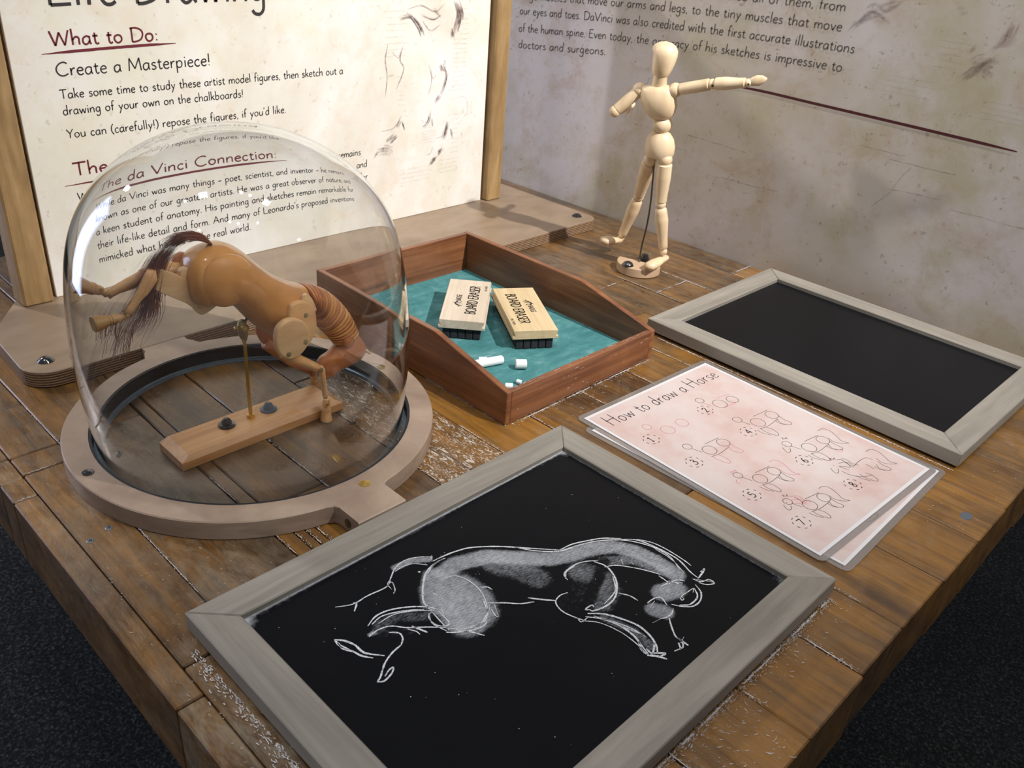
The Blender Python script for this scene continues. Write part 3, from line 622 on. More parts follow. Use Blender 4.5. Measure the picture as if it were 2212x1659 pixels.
# ------------------------------------------------------------------ ring that holds the dome
RC = (0.0735, -0.0440)
ring = empty('dome_base_ring', (RC[0], RC[1], 0), 'flat round plywood ring with end tabs screwed down around the glass dome', 'ring')
a1 = math.degrees(math.asin(0.0255/0.174))
rad = 0.1735; out = []
ya, yb = -0.0715, -0.0215
def ang(y): return math.degrees(math.asin((y-RC[1])/rad))
out += arc(RC[0], RC[1], rad, ang(yb)+2.5, 180-ang(yb)-2.5, 60)
out += [(-0.108, yb+0.003), (-0.112, yb), (-0.1203, yb), (-0.1203, ya), (-0.112, ya), (-0.108, ya-0.003)]
out += arc(RC[0], RC[1], rad, 180-ang(ya)+2.5, 360+ang(ya)-2.5, 60)
out += [(0.2465, ya-0.002), (0.2505, ya), (0.2785, ya), (0.2785, yb), (0.2505, yb), (0.2465, yb+0.002)]
inn = arc(RC[0], RC[1], 0.1505, 0, 354, 90)
bm = bmesh.new()
def loop(pts, z): return [bm.verts.new((x, y, z)) for x, y in pts]
o0, o1, o2 = loop(out, 0.0004), loop(out, 0.0170), loop([(RC[0]+(x-RC[0])*.9945, RC[1]+(y-RC[1])*.9945) for x, y in out], 0.018)
i0, i1 = loop(inn, 0.0004), loop(inn, 0.018)
def strip(a, b):
    n = len(a)
    for i in range(n): bm.faces.new((a[i], a[(i+1) % n], b[(i+1) % n], b[i]))
strip(o0, o1); strip(o1, o2); strip(i1, i0)
for L0, L1 in ((o2, i1), (o0, i0)):
    es = []
    for L_ in (L0, L1):
        for i in range(len(L_)):
            e = bm.edges.get((L_[i], L_[(i+1) % len(L_)])) or bm.edges.new((L_[i], L_[(i+1) % len(L_)])); es.append(e)
    bmesh.ops.triangle_fill(bm, use_beauty=True, edges=es)
rg = from_bm('ring_body', bm, None, ring, True, 0.5)
rg.data.materials.append(MAT['ring']); rg.data.materials.append(MAT['plyedge'])
def annulus(name, r0, r1, z0, z1, mat, parent, n=96):
    V = []; Fc = []
    for z, r in ((z0, r1), (z1, r1), (z1, r0), (z0, r0)): V += [(RC[0]+r*math.cos(t), RC[1]+r*math.sin(t), z) for t in np.linspace(0, 2*math.pi, n, endpoint=False)]
    for k in range(4):
        for i in range(n): j = (i+1) % n; Fc.append((k*n+i, k*n+j, ((k+1) % 4)*n+j, ((k+1) % 4)*n+i))
    o = link(name, V, Fc, mat, parent, True); o.data.set_sharp_from_angle(angle=0.6); return o
annulus('foam_strip', 0.1478, 0.1503, 0.0004, 0.0176, MAT['rubber'], ring)
annulus('edge_reflection_band', 0.1435, 0.1478, 0.0003, 0.0035, MAT['edgereflect'], ring)  # band painted grey for the glass base edge and its reflection
for px, py, m_ in ((788, 1045, 'brass'), (190, 1021, 'blackmetal'), (831, 793, 'brassdull')):
    screw_cap('screw_head', on_z(px, py, 0.018), 0.005, MAT[m_], ring, 0.35)
c = on_y(752, 1127, ya); lathe('bolt_head', [(0, .004), (.0008, .004), (.0012, .001)], (c[0], ya, 0.009), (0, -1, 0), MAT['blackmetal'], ring, 16)

# glass dome
DC = (0.0715, -0.0442)
prof = [(0.0006, 0.1425), (0.03, 0.1462), (0.06, 0.1496), (0.10, 0.1512), (0.14, 0.1497), (0.172, 0.1455)]
for t in np.linspace(12, 90, 16): prof.append((0.172+0.1238*math.sin(math.radians(t)), 0.1455*math.cos(math.radians(t))))
pp = catmull(prof, 8); TH = 0.0030
_a = np.array(pp); _d = np.r_[0, np.cumsum(np.hypot(*np.diff(_a, axis=0).T))]; _s = np.linspace(0, _d[-1], 90)
_a = np.stack([np.interp(_s, _d, _a[:, 0]), np.interp(_s, _d, _a[:, 1])], 1)
_m = np.vstack([_a, (_a[-2::-1]*[1, -1])])           # mirror over the apex so it stays round there
for _ in range(60): _m[1:-1] = _m[1:-1]*.5+(_m[:-2]+_m[2:])*.25
_a = _m[:90]; _a[-1, 1] = 0; pp = [np.array(q) for q in _a]
def domemesh():
    n = 160; outer = [(z, r) for z, r in pp[:-1]]; P = []
    arr = np.array(pp); tg = np.gradient(arr, axis=0); nr = np.stack([-tg[:, 1], tg[:, 0]], 1); nr /= np.linalg.norm(nr, axis=1)[:, None]
    inner = [(max(z+a[0]*TH*-1, 0.0006), max(r-abs(a[1])*TH if True else r, 0)) for (z, r), a in zip(pp, nr)]
    V = []; Fc = []
    def add_prof(pr):
        idx = []
        for z, r in pr:
            idx.append(len(V)); V.extend([(DC[0]+r*math.cos(t), DC[1]+r*math.sin(t), z) for t in np.linspace(0, 2*math.pi, n, endpoint=False)])
        return idx
    io = add_prof(outer); V.append((DC[0], DC[1], pp[-1][0])); top = len(V)-1
    inn_ = [(z if k else 0.0006, r) for k, (z, r) in enumerate(inner[:-1])]
    # inner shell offset along the normal
    inn_ = []
    for k, ((z, r), a) in enumerate(zip(pp[:-1], nr[:-1])):
        s_ = 1 if (a[1] > 0) else -1
        zz, r2 = z-a[0]*TH*s_, r-a[1]*TH*s_
        if k == 0: zz = 0.0006
        inn_.append((zz, max(r2, 1e-4)))
    ii = add_prof(inn_); V.append((DC[0], DC[1], pp[-1][0]-TH)); top2 = len(V)-1
    for k in range(len(io)-1):
        for i in range(n): j = (i+1) % n; Fc.append((io[k]+i, io[k]+j, io[k+1]+j, io[k+1]+i))
    for i in range(n): Fc.append((io[-1]+i, io[-1]+(i+1) % n, top))
    for k in range(len(ii)-1):
        for i in range(n): j = (i+1) % n; Fc.append((ii[k]+j, ii[k]+i, ii[k+1]+i, ii[k+1]+j))
    for i in range(n): Fc.append((ii[-1]+(i+1) % n, ii[-1]+i, top2))
    for i in range(n): j = (i+1) % n; Fc.append((io[0]+j, io[0]+i, ii[0]+i, ii[0]+j))
    return V, Fc
V, Fc = domemesh()
dome = link('glass_dome', V, Fc, MAT['glass'], None, True); dome.data.set_sharp_from_angle(angle=1.0)
tag(dome, 'tall clear glass bell dome covering the jointed wooden horse', 'glass dome')

# ------------------------------------------------------------------ chalkboards
def place(o, x, y, a): o.location = (x, y, 0); o.rotation_euler = (0, 0, a)
def link_local(fn, root):
    """build meshes in the root's own coordinates (root still unmoved)"""
    fn(root)
def chalkboard(name, x, y, w, h, a, t, m, label, group, surf_z, density=None):
    r = empty(name, (0, 0, 0), label, 'chalkboard', group)
    def rail(poly, mat):
        bm = prism_bm(poly, 0.003, t, 0.0009); from_bm('frame_rail', bm, mat, r)
    g = 0.00015
    rail([(0, 0), (w, 0), (w-m, m-g), (m, m-g)], MAT['greyframe_x']); rail([(w, h), (0, h), (m, h-m+g), (w-m, h-m+g)], MAT['greyframe_x'])
    rail([(0, h), (0, 0), (m-g, m), (m-g, h-m)], MAT['greyframe']); rail([(w, 0), (w, h), (w-m+g, h-m), (w-m+g, m)], MAT['greyframe'])
    box('backing', 0.006, w-0.006, 0.006, h-0.006, 0.0006, surf_z-0.001, MAT['edge'], r)
    # writing surface: a fine grid that carries the chalk smudges
    st = 0.0012 if density is not None else 0.0015
    nx = int((w-2*m)/st)+2; ny = int((h-2*m)/st)+2
    X, Y = np.meshgrid(np.linspace(m-.001, w-m+.001, nx), np.linspace(m-.001, h-m+.001, ny), indexing='ij')
    me = bpy.data.meshes.new('writing_surface')
    V = np.stack([X.ravel(), Y.ravel(), np.full(X.size, surf_z)], 1).astype(np.float32)
    ii = np.arange(nx*ny).reshape(nx, ny); Q = np.stack([ii[:-1, :-1], ii[1:, :-1], ii[1:, 1:], ii[:-1, 1:]], -1).reshape(-1, 4)
    me.vertices.add(len(V)); me.vertices.foreach_set('co', V.ravel()); me.loops.add(Q.size); me.loops.foreach_set('vertex_index', Q.ravel().astype(np.int32))
    me.polygons.add(len(Q)); me.polygons.foreach_set('loop_start', np.arange(0, Q.size, 4, dtype=np.int32)); me.update(calc_edges=True)
    at = me.attributes.new('chalk', 'FLOAT', 'POINT')
    D = density(X, Y) if density is not None else np.zeros_like(X)
    e = np.minimum(np.minimum(X-m, w-m-X), np.minimum(Y-m, h-m-Y)); D = np.maximum(D, 0.30*np.exp(-np.maximum(e, 0)/0.0008))
    at.data.foreach_set('value', D.ravel().astype(np.float32)); me.materials.append(MAT['board'])
    o = bpy.data.objects.new('writing_surface', me); C.objects.link(o); o.parent = r
    place(r, x, y, a); return r
AX, AY, AA = 0.2804, -0.2248, -0.0005
SZ = 0.0128
def inv_board(p):  # world -> board A coordinates
    dx, dy = p[0]-AX, p[1]-AY; c_, s_ = math.cos(-AA), math.sin(-AA); return (dx*c_-dy*s_, dx*s_+dy*c_)
def D_(x, y): return inv_board(on_z(600+x*0.4521, 1100+y*0.4520, SZ))      # drawing traced from the board
smears = [([(800, 300), (850, 262), (1000, 225), (1150, 232), (1300, 238), (1400, 218), (1500, 188), (1600, 178), (1700, 200), (1800, 245), (1900, 310)], 30, .75),
          ([(1050, 270), (1150, 290), (1240, 330)], 42, .42), ([(1000, 245), (1200, 250)], 40, .35), ([(750, 320), (735, 380), (745, 440), (800, 470)], 34, .75),
          ([(870, 380), (930, 430), (950, 490), (900, 530)], 58, .75), ([(850, 460), (880, 500)], 60, .6), ([(1450, 300), (1540, 320), (1570, 380), (1540, 440)], 42, .45), ([(1420, 330), (1480, 380), (1400, 440)], 40, .18),
          ([(1840, 400), (1900, 380)], 34, .75), ([(1800, 480), (1850, 490)], 28, .65), ([(480, 560), (560, 515), (700, 510)], 20, .35), ([(1560, 520), (1700, 580), (1790, 660)], 14, .45), ([(560, 280), (640, 245), (720, 240)], 12, .7),
          ([(500, 590), (640, 580)], 18, .2), ([(1560, 250), (1700, 240), (1850, 300)], 22, .5), ([(460, 590), (440, 600)], 8, .6)]
def densA(X, Y):
    D = np.zeros_like(X); k = 0.00030
    def seg(p, q, r, d):
        p = np.array(p); q = np.array(q); v = q-p; L = max(v@v, 1e-12)
        t = np.clip(((X-p[0])*v[0]+(Y-p[1])*v[1])/L, 0, 1); dist = np.hypot(X-p[0]-t*v[0], Y-p[1]-t*v[1])
        return d*np.exp(-(dist/r)**6*0.9)
    for pts, r, d in smears:
        Pw = [D_(*q) for q in pts]; S0 = np.zeros_like(X)
        for i in range(len(Pw)-1): S0 = np.maximum(S0, seg(Pw[i], Pw[i+1], r*k, d))
        D = np.maximum(D, S0) + 0.25*np.minimum(D, S0)
    # a finger wiped through the shoulder
    w1 = seg(D_(1440, 560), D_(1560, 250), 16*k, 0.7)*np.exp(-((X-D_(1400, 520)[0])/0.06)**2); D *= (1-w1)
    # streaks
    sv = np.sin(X*2300+np.sin(Y*700)*2)*0.5+0.5; D *= 0.78+0.3*sv
    mm = 0.0286; Wd, Hd = 0.2993, 0.4017
    for cx, cy, r, d in ((mm, mm, .0085, 1.2), (mm, Hd-mm, .0085, .75), (Wd-mm, Hd-mm, .011, .42)): D = np.maximum(D, d*np.exp(-(np.hypot(X-cx, Y-cy)/r)**2))
    D = np.maximum(D, 0.95*np.exp(-((X-mm)/0.0019)**2)); D = np.maximum(D, 0.36*np.exp(-((X-mm)/0.005)**2)*(0.5+0.5*np.sin(Y*40)))
    D = np.maximum(D, 0.5*np.exp(-((Hd-mm-Y)/0.0016)**2))
    return D
bdA = chalkboard('chalkboard', AX, AY, 0.2993, 0.4017, AA, 0.0178, 0.0286, 'large grey-framed chalkboard in front bearing a white chalk horse sketch', 'chalkboards', SZ, densA)
bdB = chalkboard('chalkboard', 0.1778, 0.4580, 0.4000, 0.3021, -0.0121, 0.0186, 0.0304, 'blank grey-framed chalkboard lying at the back right by the wall', 'chalkboards', 0.0132)
for k_, (px, py) in enumerate(((1633, 773), (1515, 652))):
    c = on_z(px, py, 0.0187); dx, dy = c[0]-0.1778, c[1]-0.4580; a_ = 0.0121
    c = (dx*math.cos(a_)-dy*math.sin(a_), dx*math.sin(a_)+dy*math.cos(a_), 0.0186)
    V = []; n = 14
    rr = 0.0042 if k_ == 0 else 0.0026
    lathe('knot', [(0.0, rr), (0.00035, rr*.8), (0.0003, rr*.2), (0.0003, 0.0001)], c, (0, 0, 1), MAT['seam'], bdB, n, sx=1.0, sy=0.55)
S = Strokes(); td = lambda q: (q[0], q[1], SZ+0.0004)
chalk_lines = [
 ([(275, 470), (360, 455), (430, 415), (520, 372), (540, 330), (560, 285), (600, 250), (660, 232), (740, 228)], 5), ([(560, 300), (600, 275), (650, 262), (715, 268)], 4), ([(520, 372), (545, 350), (560, 385), (553, 405)], 4), ([(540, 335), (525, 360), (545, 385)], 3),
 ([(362, 448), (376, 455), (366, 490)], 6), ([(735, 225), (728, 245), (738, 232)], 6), ([(800, 235), (760, 255), (720, 290), (700, 330), (692, 400), (700, 450), (740, 490)], 7), ([(790, 240), (750, 262), (715, 310)], 4), ([(740, 250), (800, 222), (860, 200), (930, 184), (1060, 180), (1200, 188), (1350, 197)], 7),
 ([(1130, 183), (1230, 200), (1340, 203), (1410, 185)], 5), ([(1345, 197), (1410, 168), (1500, 148), (1560, 140), (1640, 142)], 6), ([(1350, 200), (1450, 170), (1540, 152), (1660, 150), (1780, 178), (1870, 225), (1920, 290)], 5), ([(1640, 145), (1720, 150), (1820, 190), (1910, 240), (1970, 300), (2010, 332)], 6), ([(1715, 145), (1790, 162), (1860, 195), (1940, 245), (1975, 272)], 5), ([(1800, 190), (1880, 240), (1940, 305)], 4),
 ([(2010, 332), (2030, 302), (2038, 284)], 8), ([(2018, 300), (2035, 292)], 8), ([(1980, 334), (2020, 348), (2060, 338), (2085, 355), (2050, 362), (2010, 352)], 5), ([(1985, 335), (2080, 350)], 4), ([(1560, 278), (1620, 270), (1720, 285), (1800, 305), (1830, 315)], 5), ([(1640, 240), (1650, 266)], 4), ([(1690, 254), (1700, 268)], 4), ([(1735, 262), (1742, 275)], 4),
 ([(1820, 320), (1850, 340), (1878, 362)], 5), ([(1870, 352), (1910, 340), (1945, 345)], 5), ([(1890, 350), (1935, 352)], 5), ([(1385, 340), (1368, 315), (1385, 290), (1430, 262), (1480, 250), (1530, 248)], 5), ([(1375, 335), (1380, 300), (1420, 272)], 4), ([(1510, 252), (1565, 272), (1602, 312), (1620, 360), (1612, 420), (1572, 462), (1510, 487), (1490, 482)], 7), ([(1600, 320), (1612, 390), (1560, 455)], 5), ([(1490, 482), (1470, 480), (1500, 460), (1510, 470)], 5),
 ([(1385, 400), (1350, 413), (1328, 440), (1340, 470), (1372, 497), (1430, 522), (1470, 535)], 5), ([(1480, 500), (1560, 503), (1650, 528), (1725, 560), (1780, 608), (1808, 655), (1815, 690)], 8), ([(1470, 515), (1560, 528), (1640, 562), (1700, 606), (1740, 655), (1770, 695)], 7), ([(1460, 535), (1540, 545), (1640, 590), (1720, 650), (1750, 690)], 4), ([(1510, 512), (1600, 538), (1690, 572), (1758, 612)], 5), ([(1640, 560), (1750, 605)], 6), ([(1760, 668), (1790, 690), (1800, 640)], 7), ([(1765, 700), (1810, 704), (1860, 718)], 9), ([(1790, 690), (1850, 690), (1830, 705)], 8), ([(1725, 632), (1735, 668), (1762, 695)], 7), ([(1430, 520), (1450, 540), (1480, 520)], 4),
 ([(1000, 450), (1080, 449), (1160, 453), (1225, 444)], 6), ([(1195, 425), (1260, 433), (1325, 438)], 7), ([(970, 376), (1000, 373), (1025, 386)], 5), ([(1035, 455), (1045, 486)], 4), ([(1010, 460), (1015, 500)], 3), ([(1020, 480), (1040, 510), (1055, 516)], 4), ([(1045, 490), (1055, 510)], 3), ([(800, 332), (850, 320), (910, 342), (960, 382), (990, 432), (1000, 490), (975, 540), (925, 568), (860, 575), (800, 568)], 4), ([(980, 430), (1002, 500), (975, 545), (900, 572)], 6), ([(1000, 530), (985, 558), (920, 582), (850, 590), (805, 590)], 5), ([(860, 583), (920, 588), (988, 605)], 5),
 ([(430, 560), (470, 512), (540, 482), (640, 468), (720, 470), (765, 482)], 6), ([(450, 552), (500, 512), (600, 488), (700, 480)], 5), ([(480, 548), (560, 503), (660, 487), (760, 488)], 4), ([(720, 500), (740, 548), (810, 585)], 4), ([(745, 482), (720, 515), (752, 552), (800, 560), (820, 545), (790, 512), (770, 490)], 4), ([(735, 490), (780, 540), (820, 580)], 4), ([(450, 602), (480, 578), (540, 560), (620, 568), (720, 565), (810, 568)], 5), ([(437, 610), (455, 592)], 9), ([(640, 560), (690, 580), (715, 590)], 7), ([(620, 575), (660, 585), (680, 600)], 4),
 ([(530, 590), (580, 594), (597, 620), (590, 650)], 6), ([(590, 650), (545, 690), (512, 738), (500, 775)], 6), ([(500, 770), (492, 800), (476, 828)], 6), ([(476, 828), (510, 822), (545, 785), (552, 758), (532, 770), (512, 800)], 6), ([(270, 625), (320, 631), (370, 652), (415, 688), (510, 702)], 7), ([(285, 640), (312, 668), (360, 682), (400, 702), (455, 713)], 7), ([(272, 628), (300, 655), (340, 672)], 9), ([(740, 400), (765, 415)], 6), ([(735, 395), (755, 418)], 3), ([(780, 470), (795, 515)], 4), ([(670, 300), (682, 302)], 14),
 ([(1940, 430), (1930, 416), (1960, 396), (1985, 380), (1984, 400)], 4), ([(1995, 362), (2022, 400), (2016, 442), (1980, 466), (1930, 466), (1880, 456)], 6), ([(1990, 380), (2005, 420), (1970, 456), (1920, 460)], 6), ([(1920, 420), (1930, 436), (1942, 430)], 4), ([(1765, 450), (1795, 430), (1830, 424), (1860, 460)], 5), ([(1780, 470), (1800, 440)], 4), ([(1890, 477), (1880, 502), (1852, 520), (1825, 524)], 5), ([(1870, 522), (1880, 560), (1900, 608), (1926, 628), (1935, 660), (1895, 680)], 6), ([(1915, 640), (1925, 670)], 12), ([(1905, 612), (1950, 645), (1962, 652)], 7), ([(1925, 640), (1940, 612)], 4), ([(1630, 403), (1680, 415), (1720, 438)], 5), ([(1830, 370), (1880, 350), (1920, 360)], 5), ([(1790, 545), (1830, 525)], 2), ([(1870, 345), (1862, 365)], 4)]
kx = 0.00021
for pts, w in chalk_lines:
    P = catmull([D_(*q) for q in pts], 7) if len(pts) > 2 else [np.array(D_(*q)) for q in pts]
    S.add(P, w*kx*1.0, td, taper=0.45, jit=0.22)
for _ in range(45):
    x = random.uniform(0.03, 0.268); y = random.uniform(0.03, 0.37); L = random.uniform(.0002, .0007); S.add([(x, y), (x+L, y+L*.3)], L*.8, td)
for _ in range(60):
    q = D_(random.uniform(700, 1000), random.uniform(200, 520)); L = random.uniform(.0002, .0006); S.add([q, (q[0]+L, q[1]+L*.4)], L*.8, td)
# build in board coordinates: board root is already placed, so parent without shifting
me = bpy.data.meshes.new('chalk_drawing'); me.from_pydata([tuple(map(float, v)) for v in S.V], [], S.F); me.materials.append(MAT['chalkline'])
o = bpy.data.objects.new('chalk_drawing', me); C.objects.link(o); o.parent = bdA; o['kind'] = 'stuff'

# ------------------------------------------------------------------ tray
tray = empty('wooden_tray', (0, 0, 0), 'open reddish-brown wooden tray with sloping sides and a teal felt bottom', 'tray')
TW, TH_, TK, TF, TT = 0.3361, 0.2481, 0.222, 0.0390, 0.0072
def side(y0, y1):
    prof_ = [(0.0, 0.0006), (TW, 0.0006), (TW, TF), (TK, 0.0640), (0.0, 0.0625)]
    bm = bmesh.new(); vs_ = [bm.verts.new((x, y0, z)) for x, z in prof_]; f = bm.faces.new(vs_)
    r = bmesh.ops.extrude_face_region(bm, geom=[f]); bmesh.ops.translate(bm, verts=[g for g in r['geom'] if isinstance(g, bmesh.types.BMVert)], vec=(0, y1-y0, 0))
    bmesh.ops.bevel(bm, geom=bm.edges[:], offset=0.0008, segments=1, affect='EDGES'); from_bm('side_board', bm, MAT['tray'], tray)
side(0, TT); side(TH_-TT, TH_)
box('back_board', 0.0002, TT, TT, TH_-TT, 0.0006, 0.0622, MAT['tray'], tray, 0.0007)
box('front_board', TW-TT, TW-0.0002, TT, TH_-TT, 0.0006, TF-0.0004, MAT['tray'], tray, 0.0007)
box('felt_bottom', TT-0.0004, TW-TT+0.0004, TT-0.0004, TH_-TT+0.0004, 0.003, 0.0088, MAT['felt'], tray)
S = Strokes(); tf = lambda q: (TW+0.0003, q[0], q[1])
R2 = random.Random(5)
for _ in range(30):   # white nicks along the tray's front board
    y = R2.uniform(0.01, TH_-0.01); z = R2.choice([R2.gauss(0.012, 0.004), R2.gauss(0.030, 0.003)]); L = R2.uniform(.0004, .003)*R2.choice([1, 1, 2.2]); S.add([(y, z), (y+L*.5, z+L*R2.uniform(0, .12)), (y+L, z+L*R2.uniform(0, .2))], R2.uniform(.0002, .0006), tf, taper=.6)
tt = lambda q: (q[0], q[1], TF+0.0002)
for _ in range(34): y = R2.uniform(0.01, TH_-0.01); x = R2.uniform(TW-TT+.0015, TW-.001); L = R2.uniform(.001, .008); S.add([(x, y), (x+R2.uniform(-.0006, .0006), y+L)], R2.uniform(.0003, .0008), tt, taper=.6)
S.build('scuff_marks', MAT['dust'], tray)['kind'] = 'stuff'
place(tray, -0.1085, 0.1536, -0.0082)

# erasers lying in the tray
def eraser(cx, cy, ang_, wmat, label, sgn):
    e = empty('board_eraser', (0, 0, 0), label, 'eraser', 'board erasers in the tray'); L, Wd = 0.126, 0.056; z0 = 0.0092
    # wooden back with grooved long edges
    prof_ = [(-Wd/2, 0.0140), (-Wd/2, 0.0175), (-Wd/2+.003, 0.0185), (-Wd/2+.0015, 0.0215), (-Wd/2+0.0005, 0.0235), (-Wd/2+0.0015, 0.0258), (Wd/2-0.0015, 0.0258), (Wd/2-0.0005, 0.0235), (Wd/2-.0015, 0.0215), (Wd/2-.003, 0.0185), (Wd/2, 0.0175), (Wd/2, 0.0140)]
    bm = bmesh.new(); vs_ = [bm.verts.new((-L/2, y, z+z0)) for y, z in prof_]; f = bm.faces.new(vs_)
    r = bmesh.ops.extrude_face_region(bm, geom=[f]); bmesh.ops.translate(bm, verts=[g for g in r['geom'] if isinstance(g, bmesh.types.BMVert)], vec=(L, 0, 0))
    bmesh.ops.bevel(bm, geom=[x for x in bm.edges if abs(x.verts[0].co.x-x.verts[1].co.x) < 1e-9], offset=0.0006, segments=1, affect='EDGES')
    from_bm('wooden_back', bm, MAT[wmat], e)
    n = 5
    for k in range(n):
        y0 = -Wd/2+0.005+(Wd-0.010)/n*k; box('felt_strip', -L/2+.003, L/2-.003, y0+.0003, y0+(Wd-0.010)/n-.0003, z0+0.0002, z0+0.0142, MAT['erasfelt'], e, 0.0008)
    S = Strokes(); t3 = lambda q: (q[0]*sgn, q[1]*sgn, z0+0.0261)
    for dx_ in (0, .00035): text(S, 'BOARD ERASER', -0.043+dx_, 0.043+dx_, flat(-0.0145), 0.0125, 0.0012, t3)
    text(S, 'BADGE', -0.006, 0.013, flat(0.0065), 0.0062, 0.0008, t3); text(S, 'No.7-4034', 0.030, 0.046, flat(-0.0235), 0.0032, 0.0004, t3)
    # the small animal emblem beside the word
    for pts, w in [([(-.021, .0065), (-.018, .0105), (-.013, .0125), (-.0095, .0105), (-.0075, .0115)], .0022), ([(-.020, .0075), (-.0205, .0035)], .0013), ([(-.0165, .0100), (-.0155, .0045)], .0013), ([(-.0115, .0105), (-.0105, .0065), (-.0085, .0050)], .0014), ([(-.013, .0125), (-.0115, .0150)], .0012), ([(-.022, .0085), (-.0245, .0070)], .0010)]:
        S.add(catmull(pts, 4) if len(pts) > 2 else pts, w, t3, taper=.3)
    S.build('printed_mark', MAT['ink'], e)
    place(e, cx, cy, ang_); return e
eraser(0.0232, 0.2825, math.radians(-47.8), 'eraserwood2', 'pale chalk-dusted wooden board eraser on the left in the tray', -1)
eraser(0.0850, 0.3225, math.radians(-32.5), 'eraserwood', 'yellower wooden board eraser on the right in the tray', 1)
# chalk pieces
def chalkpiece(p0, p1, r, label):
    o = limb('chalk_stick', p0, p1, [(0, r*.8), (.03, r), (.97, r), (1, r*.75)], MAT['chalk'], None, 18); tag(o, label, 'chalk', 'chalk pieces in the tray')
FZ = 0.0090
a_ = on_z(1042, 789, 0.015); b_ = on_z(1086, 775, 0.015)
chalkpiece((a_[0]-.008, a_[1]-.006, FZ+.0052), (b_[0], b_[1], FZ+.0052), 0.0050, 'longest white chalk stick, leaning by the near side of the tray')
c = on_z(1125.5, 788, 0.014); chalkpiece((c[0]-.0045, c[1]-.0045, FZ+.0056), (c[0]+.0035, c[1]+.0055, FZ+.0056), 0.0054, 'stubby thick white chalk lump alone on the teal felt')
c = on_z(1047, 778, 0.012); chalkpiece((c[0]-.004, c[1]-.006, FZ+.0036), (c[0]+.002, c[1]+.002, FZ+.0036), 0.0035, 'small white chalk bit just behind the longest stick')
c = on_z(1120.5, 825, 0.012); chalkpiece((c[0]-.003, c[1], FZ+.0026), (c[0]+.002, c[1]+.002, FZ+.0026), 0.0025, 'tiny chalk crumb against the tray front board')
c = on_z(1098, 835, 0.012); chalkpiece((c[0]-.003, c[1]-.002, FZ+.0034), (c[0]+.003, c[1]+.004, FZ+.0034), 0.0033, 'small chalk end tucked in the near corner of the tray')

# ------------------------------------------------------------------ laminated sheets
def rounded(x0, x1, y0, y1, r): return arc(x1-r, y1-r, r, 0, 90, 5)+arc(x0+r, y1-r, r, 90, 180, 5)+arc(x0+r, y0+r, r, 180, 270, 5)+arc(x1-r, y0+r, r, 270, 360, 5)
PL, PW = 0.2794, 0.2159
def sheet(x, y, a, z, label, marks):
    s = empty('laminated_sheet', (0, 0, 0), label, 'sheet', 'laminated drawing guides')
    from_bm('plastic_pouch', prism_bm(rounded(-.0062, PL+.0062, -.0062, PW+.0062, .007), z, z+.0004), MAT['pouch'], s)
    box('paper', 0, PL, 0, PW, z+.00045, z+.0006, MAT['paperwhite'], s)
    e = 0.0035; q = [(e, e), (PL-e, e), (PL-e, PW-e), (e, PW-e)]
    link('print_area', [(u, v, z+.00068) for u, v in q], [(0, 1, 2, 3)], MAT['pink'], s)
    marks(s, z+.00074); place(s, x, y, a); s.location.z = 0; return s
QX, QY, QA = 0.2913, 0.2147, 0.0157
PX_, PY_, PA = 0.2713, 0.2254, -0.0427
def marks_under(s, z):
    def L_(px, py):
        p = on_z(px, py, 0.0012); dx, dy = p[0]-QX, p[1]-QY; c_, s_ = math.cos(-QA), math.sin(-QA); return (dx*c_-dy*s_, dx*s_+dy*c_)
    S = Strokes(); S.add(catmull([L_(1871, 1126), (L_(1882, 1125)), L_(1893, 1117), L_(1897, 1110), L_(1891, 1108), L_(1882, 1114), L_(1880, 1120)], 6), .0010, lambda q: (q[0], q[1], z)); S.build('printed_drawing', MAT['inkgrey'], s)
sheet(QX, QY, QA, 0.0004, 'lower laminated sheet mostly hidden under the horse drawing guide', marks_under)
